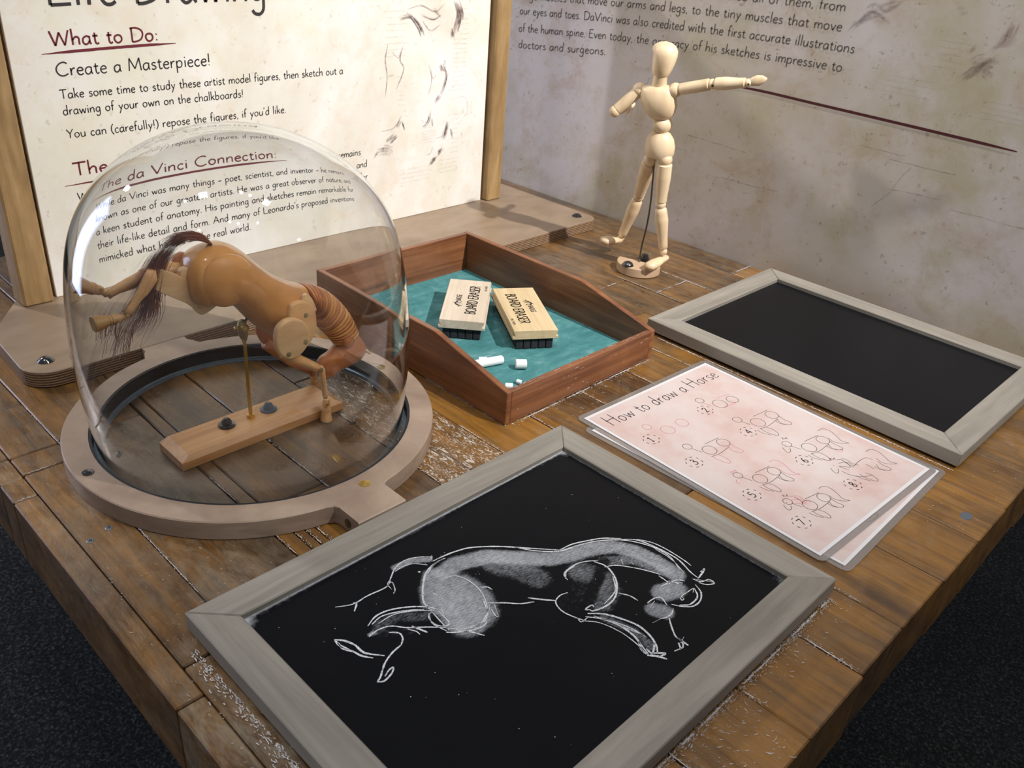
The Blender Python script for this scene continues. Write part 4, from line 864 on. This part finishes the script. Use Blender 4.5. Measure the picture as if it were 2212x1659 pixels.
def marks_top(s, z):
    def L_(x, y):
        p = on_z(1240+x*0.3707, 770+y*0.3707, 0.0022); dx, dy = p[0]-PX_, p[1]-PY_; c_, s_ = math.cos(-PA), math.sin(-PA); return np.array((dx*c_-dy*s_, dx*s_+dy*c_))
    t3 = lambda q: (q[0], q[1], z)
    class Multi:
        def __init__(q): q.k = 0; q.d = {}
        def add(q, *a_, **k_): q.d.setdefault(q.k, Strokes()).add(*a_, **k_)
        def build(q, nm, mt, pr):
            for v_ in q.d.values(): v_.build(nm, mt, pr)
    B, Rd, T = Multi(), Multi(), Multi()
    def step(k): B.k = Rd.k = T.k = k
    wl = 0.00062
    def circ(St, x, y, hw):
        c0 = L_(x, y); r = np.linalg.norm(L_(x+hw, y)-L_(x-hw, y))/2*0.93
        St.add([c0+r*np.array([math.cos(t), math.sin(t)]) for t in np.linspace(0, 2*math.pi, 33)], wl, t3)
    def ln(St, pts, w=wl): St.add(catmull([L_(*q) for q in pts], 5) if len(pts) > 2 else [L_(*pts[0]), (L_(*pts[0])+L_(*pts[1]))/2, L_(*pts[1])], w, t3)
    # title along the short edge
    e0, e1, hT = L_(228, 404), L_(852, 112), L_(165, 358)
    u = (e1-e0)/np.linalg.norm(e1-e0); v = np.array([u[1], -u[0]]); v = v if v@(hT-L_(240, 407)) > 0 else -v
    cap = np.linalg.norm(L_(165, 358)-L_(240, 407))*0.98
    TS = Strokes(); Ln = np.linalg.norm(e1-e0)
    # tall thin title capitals, small lowercase
    def title():
        tot = 0; items = []
        for ch in 'How to draw a Horse':
            adv, st = GP[ch]; k = 1.5 if ch.isupper() else 1.0; items.append((tot, ch, k)); tot += adv*(1.05 if ch.isupper() else 1.0)+0.9
        k = Ln/tot
        for x, ch, kk in items:
            for q in GP[ch][1]:
                TS.add([e0+u*(x+p[0])*k+v*(p[1]*cap/9.0*(1.0 if kk > 1 else 0.88)) for p in q], 0.0011, t3)
    title(); TS.build('printed_title', MAT['ink'], s)
    def num(ch, x, y):
        step(int(ch))
        c0 = L_(x, y); kx_ = 0.0011; hgt = 0.0088/9
        for q in GP[ch][1]: T.add([c0+u*((p[0]-2.6)*kx_)+v*((p[1]-4.2)*hgt) for p in q], .0011, t3)
        for k in range(8):
            t = k*math.pi/4+.3; r = 0.0085; T.add([c0+r*(u*math.cos(t+dd)*1.05+v*math.sin(t+dd)) for dd in (-.16, 0, .16)], .0008, t3)
    for ch, x, y in (('1', 450, 482), ('2', 765, 312), ('3', 700, 615), ('4', 1015, 438), ('5', 1037, 805), ('6', 1342, 605), ('7', 1325, 965), ('8', 1625, 745)): num(ch, x, y)
    step(1)
    for x, y, h in ((425, 410, 29), (547, 427, 45), (629, 386, 40)): circ(Rd, x, y, h)
    step(2)
    for x, y, h in ((732, 257, 27), (850, 275, 44), (922, 250, 36)): circ(B, x, y, h)
    ln(Rd, [(828, 243), (905, 218)]); ln(Rd, [(870, 300), (945, 268)]); ln(Rd, [(756, 272), (806, 288)])
    def body(x, y, hd=(0, 0), legs='B', tail=None, head=False, mane=None, circles=True):
        St = {'B': B, 'R': Rd}
        if circles: circ(B, x, y, 45); circ(B, x+80, y-44, 40); circ(B, x-130+hd[0], y-20+hd[1], 29); ln(B, [(x-28, y-35), (x+52, y-72)]); ln(B, [(x+10, y+38), (x+60, y+20), (x+112, y-18)])
        ln(B, [(x-102+hd[0], y-8+hd[1]), (x-45, y+12)])
        if legs:
            L = St[legs]
            ln(L, [(x+15, y+34), (x+45, y+55), (x+110, y+76), (x+120, y+66), (x+85, y+40), (x+50, y+28)]); ln(L, [(x-5, y+45), (x+30, y+62), (x+80, y+74)]) if legs == 'B' else None
            ln(L, [(x+110, y-22), (x+135, y+4), (x+185, y+14), (x+195, y+2), (x+150, y-18), (x+118, y-40)]); ln(L, [(x+100, y-10), (x+130, y+6), (x+165, y+14)]) if legs == 'B' else None
        if tail: ln(St[tail], [(x+50, y-96), (x+75, y-108), (x+115, y-100), (x+160, y-66), (x+190, y-38), (x+232, y-26), (x+185, y-24), (x+140, y-36), (x+112, y-56)])
        if head:
            ln(B, [(x-150, y-46), (x-160, y-58), (x-140, y-50), (x-136, y-60), (x-126, y-48)]); ln(B, [(x-155, y), (x-140, y+18), (x-122, y+30), (x-108, y+22), (x-112, y+4)]); ln(B, [(x-140, y-16), (x-134, y-12)], .0007)
        if mane: ln(St[mane], [(x-120, y-48), (x-70, y-52), (x-30, y-28), (x+10, y-16)]); ln(St[mane], [(x-108, y-28), (x-60, y-34), (x-20, y-12)]); ln(St[mane], [(x-110, y-10), (x-70, y-8), (x-40, y-6), (x-60, y-30), (x-90, y-45)]); ln(St[mane], [(x-90, y-48), (x-50, y-20), (x-20, y-4)])
    step(3); body(790, 545, legs='R'); step(4); body(1072, 384, hd=(9, 4)); step(5); body(1085, 712, legs='B', tail='R'); ln(Rd, [(925, 685), (912, 672), (930, 672), (938, 662), (950, 674)]); ln(Rd, [(945, 718), (950, 735), (968, 742)])
    step(6); body(1370, 530, tail='B', head=True); ln(Rd, [(1450, 590), (1470, 605), (1500, 606), (1490, 592)]); ln(Rd, [(1525, 545), (1545, 552), (1567, 548), (1550, 538)])
    step(7); body(1375, 865, tail='B', head=True, mane='R'); step(8); body(1650, 650, tail='B', head=True, mane='B', circles=False)
    ln(B, [(1630, 640), (1660, 610), (1700, 590), (1740, 600)]); ln(B, [(1560, 668), (1610, 690), (1680, 700), (1740, 690)]); ln(B, [(1700, 628), (1725, 640), (1748, 655)])
    B.build('printed_drawing', MAT['inkgrey'], s); Rd.build('printed_drawing', MAT['pinkink'], s); T.build('step_number', MAT['ink'], s)
sheet(PX_, PY_, PA, 0.0014, 'laminated pink guide showing eight steps to draw a horse', marks_top)

# ------------------------------------------------------------------ jointed wooden horse on its stand
HX = 0.0745
horse = empty('wooden_horse_figure', (HX, -0.047, 0), 'jointed brown wooden horse with hair tail, bucking on a brass rod under the glass dome', 'horse figure')
def hp(px, py, dx=0.0): return on_x(px, py, HX+dx)
st_ = bmesh.new(); x0, x1, y0, y1, zt = 0.0515, 0.0970, -0.1335, 0.0430, 0.0128; cb = 0.0022; ce = 0.0085
lo = [(x0, y0, .0002), (x1, y0, .0002), (x1, y1, .0002), (x0, y1, .0002)]; mid = [(x0, y0, .0082), (x1, y0, .0082), (x1, y1, .0082), (x0, y1, .0082)]
tpv = [(x0+cb, y0+ce, zt), (x1-cb*1.6, y0+ce, zt), (x1-cb*1.6, y1-ce, zt), (x0+cb, y1-ce, zt)]
V = lo+mid+tpv; Fc = [(3, 2, 1, 0), (8, 9, 10, 11)]+[(a+i, a+(i+1) % 4, a+4+(i+1) % 4, a+4+i) for a in (0, 4) for i in range(4)]
link('base_block', V, Fc, MAT['stand'], horse)
c = on_z(542, 901, zt); rod_b = np.array([c[0], c[1], zt]); rod_t = hp(528, 735, -0.002)
screw_cap('bolt_cap', on_z(490, 918, zt), 0.0085, MAT['blackmetal'], horse, 1, washer=True)
screw_cap('bolt_cap', on_z(580, 884, zt), 0.0085, MAT['greymetal'], horse, 1, washer=True)['label'] = 'grey bolt cap'
rd = limb('brass_rod', rod_b, rod_t, [(0, .0019), (1, .0016)], MAT['brass'], horse, 16)
lathe('hex_nut', [(0, .0042), (.004, .0042), (.0042, .0036), (.0042, .001)], rod_b, (0, 0, 1), MAT['brass'], rd, 6, False)
cl0 = hp(523, 704, 0.0); ck = tube('rod_clamp', [rod_t, rod_t+(cl0-rod_t)*0.35, cl0, cl0+(cl0-rod_t)*0.35], [.0022, .0042, .0048, .0030], MAT['brassdull'], horse, 18)
lathe('clamp_screw', [(0, .0036), (.003, .0036), (.0045, .0026), (.005, .0001)], cl0+np.array([.0035, 0, 0]), (1, 0, 0), MAT['brass'], ck, 16)
lathe('clamp_screw', [(0, .0015), (.004, .0015), (.0045, .0001)], hp(529, 733, .001), (.6, -.8, 0), MAT['brass'], ck, 10)
lathe('clamp_screw', [(0, .0016), (.0045, .0016), (.005, .0001)], hp(516, 708, .0), (0, -1, .2), MAT['brass'], ck, 10)
tube('mounting_pin', [cl0, hp(540, 676, 0)], .0014, MAT['blackmetal'], horse, 10)
def loft(name, secs, mat, parent, n=36, p=2.25, sub=4, xoff=0.0, closed_tip=True):
    """secs: (top_px, bottom_px, half width in x)"""
    A = np.array([np.r_[hp(*t, xoff), hp(*b, xoff), w] for t, b, w in secs]); A = np.array(catmull(list(A), sub)); rings = []
    for r in A:
        c_ = (r[:3]+r[3:6])/2; u_ = (r[:3]-r[3:6])/2; w_ = abs(r[6]); R_ = []
        for t in np.linspace(0, 2*math.pi, n, endpoint=False):
            ct, st2 = math.cos(t), math.sin(t); k = (abs(ct)**p+abs(st2)**p)**(-1/p)
            R_.append(c_+u_*ct*k+np.array([w_*st2*k, 0, 0]))
        rings.append(R_)
    V, Fc = rings_mesh(rings); return link(name, V, Fc, mat, parent, True)
body = loft('body', [((397, 596), (398, 602), .006), ((401, 574), (402, 628), .0165), ((409, 556), (411, 648), .022), ((426, 541), (427, 657), .0265), ((452, 529), (449, 655), .0295), ((479, 524), (474, 652), .0305), ((504, 531), (497, 657), .029),
      ((527, 547), (513, 668), .0265), ((551, 567), (531, 686), .0255), ((578, 587), (552, 704), .0265), ((606, 601), (575, 718), .028), ((630, 610), (599, 725), .027), ((647, 613), (618, 720), .023), ((655, 617), (636, 694), .018), ((658, 626), (652, 660), .010)], MAT['horse'], horse, 40)
body.data.polygons.foreach_set('use_smooth', [True]*len(body.data.polygons))
# raised round haunch on both sides
def ellipsoid(name, c, ry, rz, rx, mat, parent, tilt=0.0, n=28, m=14):
    V = []; Fc = []
    for i in range(m+1):
        ph = math.pi*i/m
        for j in range(n):
            th = 2*math.pi*j/n; y = ry*math.sin(ph)*math.cos(th); z = rz*math.sin(ph)*math.sin(th); x = rx*math.cos(ph)
            V.append(np.array(c)+np.array([x, y*math.cos(tilt)-z*math.sin(tilt), y*math.sin(tilt)+z*math.cos(tilt)]))
    for i in range(m):
        for j in range(n): k = (j+1) % n; Fc.append((i*n+j, i*n+k, (i+1)*n+k, (i+1)*n+j))
    return link(name, V, Fc, mat, parent, True)
ellipsoid('haunch', hp(490, 606, .0190), .0250, .0240, .0110, MAT['horse'], horse)
ellipsoid('haunch', hp(466, 590, -.020), .022, .022, .0125, MAT['horse'], horse)
def plate(name, px, xa, xb, mat, bev=.002, parent=horse, smooth=True): return slab_x(name, poly_px(px, HX+max(xa, xb)), HX+xa, HX+xb, mat, parent, bev, smooth)
def rivet(px, py, x, r, mat='brassdull', parent=horse, dome_=0.35):
    c_ = on_x(px, py, HX+x); return lathe('rivet', [(-.001, r), (.0004, r), (.0004+r*dome_*.6, r*.75), (.0004+r*dome_, r*.02)], c_, (1, 0, 0), MAT[mat], parent, 16)
# hind legs
plate('thigh_plate', [(394, 584), (389, 604), (397, 632), (413, 656), (433, 680), (455, 672), (474, 652), (470, 620), (440, 596), (412, 580)], -.003, .0045, MAT['horselight'], .0012, smooth=True)
rivet(432, 662, .0045, .0016, 'brass')
plate('thigh_plate', [(370, 582), (374, 566), (386, 553), (402, 548), (422, 560), (424, 590), (402, 604), (380, 598)], -.021, -.012, MAT['horsedark'], .003)
g1 = plate('gaskin', [(318, 604), (321, 590), (333, 581), (352, 583), (397, 600), (420, 618), (418, 662), (402, 655), (338, 628), (323, 620)], -.002, .0050, MAT['horselight'], .0018)
rivet(339.5, 606, .0050, .0017, 'brass', g1)
g2 = tube('gaskin', [hp(306, 598, -.014), hp(335, 590, -.014), hp(370, 584, -.014), hp(405, 580, -.014)], [.006, .0066, .0078, .008], MAT['horsemid'], horse, 16)
cn = tube('hind_cannon', [hp(328, 583, .0085), hp(326, 600, .0085), hp(312, 625, .0085), hp(298, 645, .0085), hp(284, 666, .0085), hp(275, 679, .0085)], [.0035, .0056, .0050, .0036, .0036, .0042], MAT['horsemid'], horse, 18)
lathe('rivet', [(-.0, .0017), (.001, .0017), (.0016, .0002)], hp(276, 682, .0125), (1, 0, 0), MAT['brass'], cn, 14)
cn2 = tube('hind_cannon', [hp(310, 590, -.014), hp(300, 603, -.014), hp(280, 613, -.014), hp(255, 624, -.014), hp(240, 632, -.014), hp(232, 637, -.014)], [.0035, .0056, .0052, .0040, .0038, .0042], MAT['horsemid'], horse, 18)
lathe('rivet', [(0, .0017), (.001, .0017), (.0016, .0002)], hp(234, 636, -.0095), (1, 0, 0), MAT['brass'], cn2, 14)
def hoof(a, b, r0, r1, mat='horsemid', flare=1.0, gro=0.36):
    a = np.array(a); b = np.array(b); L = np.linalg.norm(b-a)
    pr = [(0, r0*.55), (L*.03, r0*.85), (L*.12, r0), (L*(gro-.04), r0*1.15), (L*(gro-.02), r0*1.28), (L*(gro+.02), r0*1.30), (L*(gro+.035), r0*1.14), (L*(gro+.06), r0*1.14), (L*(gro+.075), r0*1.3), (L*(gro+.11), r0*1.3), (L*(gro+.13), r0*1.2), (L*.8, r0*.2+r1*.8), (L*.985, r1), (L, r1*.93), (L, .0001)]
    return lathe('hoof', pr, a, b-a, MAT[mat], horse, 22, True, angle=0.5)
h1 = hoof(hp(266, 684, .0085), hp(204, 700, .0085), .0036, .0068)
lathe('rivet', [(0, .0015), (.001, .0015), (.0014, .0002)], hp(258, 693, .0122), (1, 0, 0), MAT['brass'], h1, 14)
h2 = hoof(hp(224, 629, -.014), hp(166, 614, -.014), .0040, .0072)
lathe('rivet', [(0, .0015), (.001, .0015), (.0014, .0002)], hp(219, 625, -.0105), (1, 0, 0), MAT['brass'], h2, 14)
tube('fetlock_joint', [hp(275, 681, .0085), hp(262, 687, .0085)], .0026, MAT['horsemid'], horse, 12); tube('fetlock_joint', [hp(232, 637, -.014), hp(220, 627, -.014)], .0026, MAT['horsemid'], horse, 12)
# shoulders and front legs
plate('shoulder_tab', [(652, 656), (656, 642), (664, 636), (673, 642), (681, 656), (685, 672), (670, 676), (655, 670)], .0195, .0245, MAT['horselight'], .0015)
p1 = plate('shoulder_plate', [(626, 668), (631, 659), (644, 653), (660, 652), (673, 657), (681, 667), (685, 682), (686, 706), (681, 724), (668, 744), (648, 740), (634, 712), (624, 690)], .024, .031, MAT['horsemid'], .0026)
rivet(661, 681, .031, .0024, 'brassdull', p1, .1)
p2 = plate('upper_arm_plate', [(597, 728), (602, 709), (617, 694), (635, 689), (654, 693), (664, 704), (670, 722), (671, 735), (665, 750), (652, 766), (636, 775), (620, 777), (605, 766), (598, 747)], .031, .0385, MAT['horselight'], .0026)
rivet(660.5, 738, .0385, .0026, 'brassdull', p2, .1); rivet(624, 765, .0385, .0026, 'brassdull', p2, .1)
f1 = tube('forearm', [hp(612, 764, .0275), hp(630, 772, .0275), hp(655, 781, .0275), hp(678, 791, .0275), hp(692, 798, .0275)], [.0050, .0056, .0052, .0045, .0040], MAT['horsemid'], horse, 18)
s1 = tube('front_cannon', [hp(693, 790, .029), hp(694, 798, .029), hp(697, 812, .029), hp(700, 835, .029), hp(703, 853, .029), hp(703, 859, .029)], [.0020, .0037, .0030, .0028, .0030, .0020], MAT['horsemid'], horse, 16)
lathe('rivet', [(0, .0021), (.001, .0021), (.0016, .0002)], hp(694, 798, .0325), (1, 0, 0), MAT['brassdull'], s1, 14)
lathe('rivet', [(0, .0016), (.001, .0016), (.0014, .0002)], hp(703, 856, .0318), (1, 0, 0), MAT['brass'], s1, 14)
hb = on_x(705, 912, HX+.0305); hb[2] = 0.0008; h3 = hoof(hp(705, 860, .0305), hb, .0036, .0060, 'horsemid', gro=0.42)
lathe('rivet', [(0, .0016), (.001, .0016), (.0014, .0002)], hp(707.5, 872, .0345), (1, 0, 0), MAT['brass'], h3, 14)
plate('shoulder_plate', [(556, 708), (566, 700), (585, 700), (600, 715), (603, 738), (592, 752), (575, 748), (562, 730)], -.038, -.031, MAT['horsedark'], .0022)
tube('forearm', [hp(574, 742, -.030), hp(600, 760, -.030), hp(625, 778, -.030), hp(650, 792, -.028), hp(672, 800, -.027)], [.0058, .0056, .0050, .0044, .004], MAT['horsedark'], horse, 16)
tube('front_cannon', [hp(672, 800, -.027), hp(676, 806, -.027), hp(678, 812, -.027)], [.0040, .0038, .0030], MAT['horsedark'], horse, 14)
hoof(hp(677, 806, -.027), hp(684, 842, -.027), .0040, .0050, 'horsemid')
# neck of stacked discs
No = catmull([(654, 613), (680, 616), (706, 627), (731, 647), (750, 669), (765, 694), (774, 716)], 10); Ni = catmull([(664, 655), (676, 672), (682, 690), (688, 707), (699, 718), (711, 730), (722, 744)], 10)
ND = 18
def neckpt(A, t):
    i = t*(len(A)-1); k = min(int(i), len(A)-2); return A[k]+(A[k+1]-A[k])*(i-k)
for k in range(ND):
    rings = []
    for s, sc_ in ((.03, .90), (.12, .97), (.35, 1.0), (.65, 1.0), (.88, .97), (.97, .90)):
        t = (k+s)/ND; a = hp(*neckpt(No, t)); b = hp(*neckpt(Ni, t)); c_ = (a+b)/2; u_ = (a-b)/2*sc_; w_ = (0.0175-.0055*t)*sc_
        rings.append([c_+u_*math.cos(q)+np.array([w_*math.sin(q), 0, 0]) for q in np.linspace(0, 2*math.pi, 28, endpoint=False)])
    V, Fc = rings_mesh(rings); link('neck_disc', V, Fc, MAT['horsedark'] if k % 5 in (0, 3) or k < 3 else MAT['horse'], horse, True)
head = loft('head', [((764, 713), (744, 717), .008), ((776, 724), (734, 733), .0115), ((788, 742), (723, 749), .0125), ((789, 757), (708, 764), .0122), ((777, 775), (694, 771), .0105), ((757, 787), (686, 781), .0088), ((737, 797), (685, 792), .0078), ((722, 807), (691, 806), .0068), ((711, 815), (701, 815), .0035)], MAT['horsedark'], horse, 28, 2.1)
ellipsoid('cheek', hp(752, 737, .0095), .0075, .0085, .0042, MAT['horsedark'], head, 0.5)
ellipsoid('eye', hp(748, 774, .0092), .0030, .0020, .0016, MAT['horsemid'], head, .4)
tube('eyelid', [hp(738, 777, .0098), hp(744, 769, .0105), (hp(753, 769, .0103)), hp(758, 774, .0095)], .0007, MAT['horsedark'], head, 8)
tube('brow', [hp(744, 768, .0106), hp(760, 766, .0112), hp(776, 757, .0108), hp(784, 745, .009)], .0008, MAT['horsedark'], head, 8)
lathe('rivet', [(0, .0011), (.0008, .0011), (.0012, .0002)], hp(768, 734.5, .0118), (1, 0, 0), MAT['brass'], head, 12)
ellipsoid('nostril', hp(701, 803, .0062), .0014, .0009, .0006, MAT['seam'], head)
for dx in (.0055, -.006):
    tube('ear', [hp(784, 752, dx), hp(792, 756, dx), hp(800, 762, dx), hp(807, 761, dx*1.1)], [.0026, .0036, .0024, .0004], MAT['mann'], head, 10, flat=(1.0, .55))
# tail hair
G = [[(458, 526), (430, 510), (396, 508), (360, 524), (328, 556), (300, 590), (262, 622), (226, 650), (208, 680), (214, 712)],
     [(458, 527), (432, 512), (400, 510), (366, 527), (338, 560), (322, 598), (296, 636), (262, 672), (238, 705), (222, 735)],
     [(458, 528), (432, 513), (402, 512), (370, 531), (344, 566), (330, 606), (312, 650), (290, 690), (274, 730), (266, 780)],
     [(458, 529), (434, 515), (404, 515), (374, 536), (350, 572), (338, 612), (346, 650), (350, 680), (332, 716), (300, 742)],
     [(458, 529), (434, 515), (404, 516), (376, 538), (352, 574), (340, 615), (330, 660), (320, 700), (290, 715), (262, 735)]]
G = [np.array(catmull(g, 4)) for g in G]; V = []; Fc = []; R3 = random.Random(11)
for k in range(520):
    w = np.array([R3.random()**2 for _ in G]); w[R3.randrange(len(G))] += 2.2; w /= w.sum(); g = sum(a*b for a, b in zip(w, G)); n = len(g); L = R3.randint(int(n*.62), n) if R3.random() < .75 else n
    j = np.array([R3.gauss(0, 1), R3.gauss(0, 1), R3.gauss(0, 1)]); fr = R3.uniform(0, 6.28); r = R3.uniform(.00016, .00034); base = len(V)
    for i in range(L):
        t = i/(n-1); sp = .6+9*t**1.2+6*math.sin(min(1, t*3)*1.57); q = hp(g[i][0]+j[0]*sp*(.6+.3*t)+2.5*math.sin(fr+t*9)*t*2, g[i][1]+j[1]*sp*.55+1.5*math.cos(fr*1.7+t*8)*t*2, j[2]*(.0012+.0055*t))
        for a in range(3): V.append(q+np.array([r*math.cos(a*2.094), r*math.sin(a*2.094), r*math.sin(a*2.094+.8)]))
    for i in range(L-1):
        for a in range(3): b = (a+1) % 3; Fc.append((base+i*3+a, base+i*3+b, base+i*3+3+b, base+i*3+3+a))
tl = link('tail_hair', V, Fc, MAT['hair'], horse, True); tl['kind'] = 'stuff'

# ------------------------------------------------------------------ drawing mannequin
mq = empty('artist_mannequin', (0.045, 0.612, 0), 'pale wooden artist mannequin striding with one arm stretched out by the wall', 'mannequin')
BC = np.array([0.040, 0.6205]); BR = 0.0332
ch0, ch1 = np.array([0.0075, 0.6150]), np.array([0.0735, 0.6330])
a0 = math.degrees(math.atan2(ch0[1]-BC[1], ch0[0]-BC[0])); a1_ = math.degrees(math.atan2(ch1[1]-BC[1], ch1[0]-BC[0]))
if a0 < 0: a0 += 360
disc = arc(BC[0], BC[1], BR, a0, a1_+360, 40)
bs = from_bm('base_block', prism_bm(disc, 0.0005, 0.0140, 0.0008), MAT['mannbase'], mq)
lathe('bolt_cap', [(0, .0088), (.001, .0086), (.0045, .0062), (.0062, .003), (.0066, .0001)], on_z(1356, 573, .014), (0, 0, 1), MAT['blackmetal'], bs, 20)
lathe('bolt_cap', [(0, .0075), (.0012, .0075), (.006, .006), (.010, .0045), (.011, .0001)], on_z(1392, 562, 0.0), (0, 0, 1), MAT['blackmetal'], bs, 20)
MM = MAT['mann']
def jt(px, py, **k):
    if 'y' in k: return on_y(px, py, k['y'])
    if 'x' in k: return on_x(px, py, k['x'])
    return on_z(px, py, k['z'])
hd_t, hd_b = jt(1439, 89, y=.598), jt(1427, 163, y=.598)
ax = hd_t-hd_b; ax /= np.linalg.norm(ax); HL = np.linalg.norm(hd_t-hd_b)
hd = lathe('head', [(0, .0095), (HL*.04, .0112), (HL*.2, .0140), (HL*.4, .0166), (HL*.6, .0182), (HL*.75, .0178), (HL*.88, .0145), (HL*.96, .0085), (HL, .0002)], hd_b, ax, MM, mq, 32)
# flattened face facing -Y / -X
fd = np.array([-0.75, -0.66, 0]); fd /= np.linalg.norm(fd)
for v in hd.data.vertices:
    w_ = np.array(v.co)+np.array(mq.location)-hd_b; t = w_@ax; d_ = w_@fd; lim = 0.0125 if t < HL*.66 else 0.0125+(t-HL*.66)*.9
    if d_ > lim: v.co = Vector(np.array(v.co)-fd*(d_-lim))
hd.data.update()
nk0, nk1 = jt(1424, 184, y=.602), hd_b
limb('neck', nk0, nk1+ax*.002, [(0, .0105), (.35, .0095), (1, .0088)], MM, mq, 22)
shL, shR = jt(1383, 194, y=.594), jt(1457, 195, y=.609)
axS = (shR-shL); axS /= np.linalg.norm(axS)
tb = jt(1429, 256, y=.609)
mid_ = (shL+shR)/2
fw = np.cross(np.array([0, 0, 1.0]), axS); fw /= np.linalg.norm(fw)
if fw[1] > 0: fw = -fw
rings = []
for t, hw, dp in ((-.16, .010, .006), (-.155, .0185, .0085), (-.10, .0215, .0115), (0.05, .0232, .0150), (.3, .0246, .0178), (.55, .0238, .0182), (.78, .0200, .0166), (.92, .0160, .0142), (1.0, .0120, .0112)):
    c_ = mid_+(tb-mid_)*t; rings.append([c_+axS*hw*math.copysign(abs(math.cos(q))**.85, math.cos(q))+fw*dp*math.copysign(abs(math.sin(q))**.85, math.sin(q)) for q in np.linspace(0, 2*math.pi, 36, endpoint=False)])
V, Fc = rings_mesh(rings); link('torso', V, Fc, MM, mq, True).data.set_sharp_from_angle(angle=0.9)
wc = jt(1431, 269, y=.611); ball('waist', wc, .0145, MM, mq, 26, (1, .9, .85))
pc0, pc1 = jt(1428, 282, y=.612), jt(1424, 338, y=.616)
pa = pc1-pc0; PLn = np.linalg.norm(pa)
lathe('pelvis', [(0, .0100), (.002, .0135), (PLn*.3, .0190), (PLn*.6, .0212), (PLn*.85, .0206), (PLn*.97, .0185), (PLn, .0150), (PLn, .001)], pc0, pa, MM, mq, 34, True, up=tuple(axS), sx=.86, sy=1.0)
def arm(p0, p1, r0, r1, name): d_ = p1-p0; L = np.linalg.norm(d_); return limb(name, p0, p1, [(0.0, r0*.6), (.03, r0), (.35, r0*1.04), (.8, r1*1.02), (.97, r1), (1, r1*.7)], MM, mq, 22)
# arm stretched to the right of the picture
elR, wrR, hnR = jt(1538.7, 181.5, y=.618), jt(1616, 178.8, y=.628), jt(1655, 170, y=.634)
ball('shoulder_ball', shR+axS*.001, .0098, MM, mq)
arm(shR+(elR-shR)*.15, elR-(elR-shR)*.06, .0076, .0076, 'upper_arm'); ball('elbow_ball', elR, .0066, MM, mq)
arm(elR+(wrR-elR)*.09, wrR-(wrR-elR)*.06, .0080, .0064, 'forearm'); ball('wrist_ball', wrR, .0052, MM, mq)
for c_, r_ in ((elR, .0015), (wrR, .0014)): lathe('joint_pin', [(0, r_), (.0004, r_), (.0004, .0001)], c_+np.array([.004, -.0055, -.001])*(r_/.0015), (.55, -.8, 0), MAT['ink'], mq, 10)
def hand(a, b, name='hand', w=.0072):
    a = np.array(a); b = np.array(b); return tube(name, [a, a+(b-a)*.2, a+(b-a)*.5, a+(b-a)*.8, b], [w*.45, w*.8, w, w*.72, w*.12], MM, mq, 16, flat=(.55, 1.0))
hand(wrR, hnR+(hnR-wrR)*.06, w=.0068)
# arm bent back on the left of the picture
elL = jt(1328, 240.5, y=.575); ball('shoulder_ball', shL-axS*.001, .0098, MM, mq)
arm(shL+(elL-shL)*.12, elL-(elL-shL)*.08, .0078, .0076, 'upper_arm'); ball('elbow_ball', elL, .0080, MM, mq)
wrL = elL+np.array([-.006, .045, .004]); hdL = jt(1350, 243.5, y=.645)
arm(elL+(wrL-elL)*.12, wrL, .0068, .0056, 'forearm'); ball('wrist_ball', wrL, .0050, MM, mq); hand(wrL, hdL, w=.0062)
# legs
hpN, hpF = jt(1437.5, 343, y=.614), jt(1405, 343, y=.618)
knN, anN = jt(1427, 441, y=.622), jt(1433, 543, z=.036)
knF, anF = jt(1380, 424.5, x=.004), jt(1341, 514, x=-.024)
def leg(h_, k_, a_, nm):
    ball('hip_ball', h_+(k_-h_)*.02, .0098, MM, mq); L = k_-h_
    limb('thigh', h_+L*.1, k_-L*.045, [(0, .0085), (.03, .0104), (.35, .0106), (.85, .0084), (.97, .0082), (1, .006)], MM, mq, 22)
    ball('knee_ball', k_, .0078, MM, mq); L = a_-k_
    limb('shin', k_+L*.07, a_-L*.06, [(0, .0062), (.04, .0084), (.3, .0098), (.75, .0072), (.97, .0066), (1, .005)], MM, mq, 22)
    ball('ankle_ball', a_, .0058, MM, mq)
leg(hpN, knN, anN, 'near'); leg(hpF, knF, anF, 'far')
def foot(heel, toe, tip_drop=0.0):
    heel = np.array(heel); toe = np.array(toe)
    return tube('foot', [heel-(toe-heel)*.06, heel, heel+(toe-heel)*.3, heel+(toe-heel)*.65, toe, toe+(toe-heel)*.10], [.0022, .0062, .0068, .0092, .0088, .0020], MM, mq, 20, flat=(1.0, .72))
foot(jt(1438, 556, z=.0235), jt(1402, 576, z=.0210)); foot(jt(1338, 519, x=-.024), jt(1305, 520, x=-.024))
rodp = [(1413.8, 345, .617), (1410.4, 384, .622), (1405.4, 438, .6255), (1397, 488.6, .6265), (1386.8, 529, .6240), (1381.8, 558, .6195)]
rp = [jt(a, b, y=c_) for a, b, c_ in rodp]; rp[-1][2] = min(rp[-1][2], .0145)
tube('support_wire', catmull(rp, 4), .00135, MAT['steel'], mq, 10)
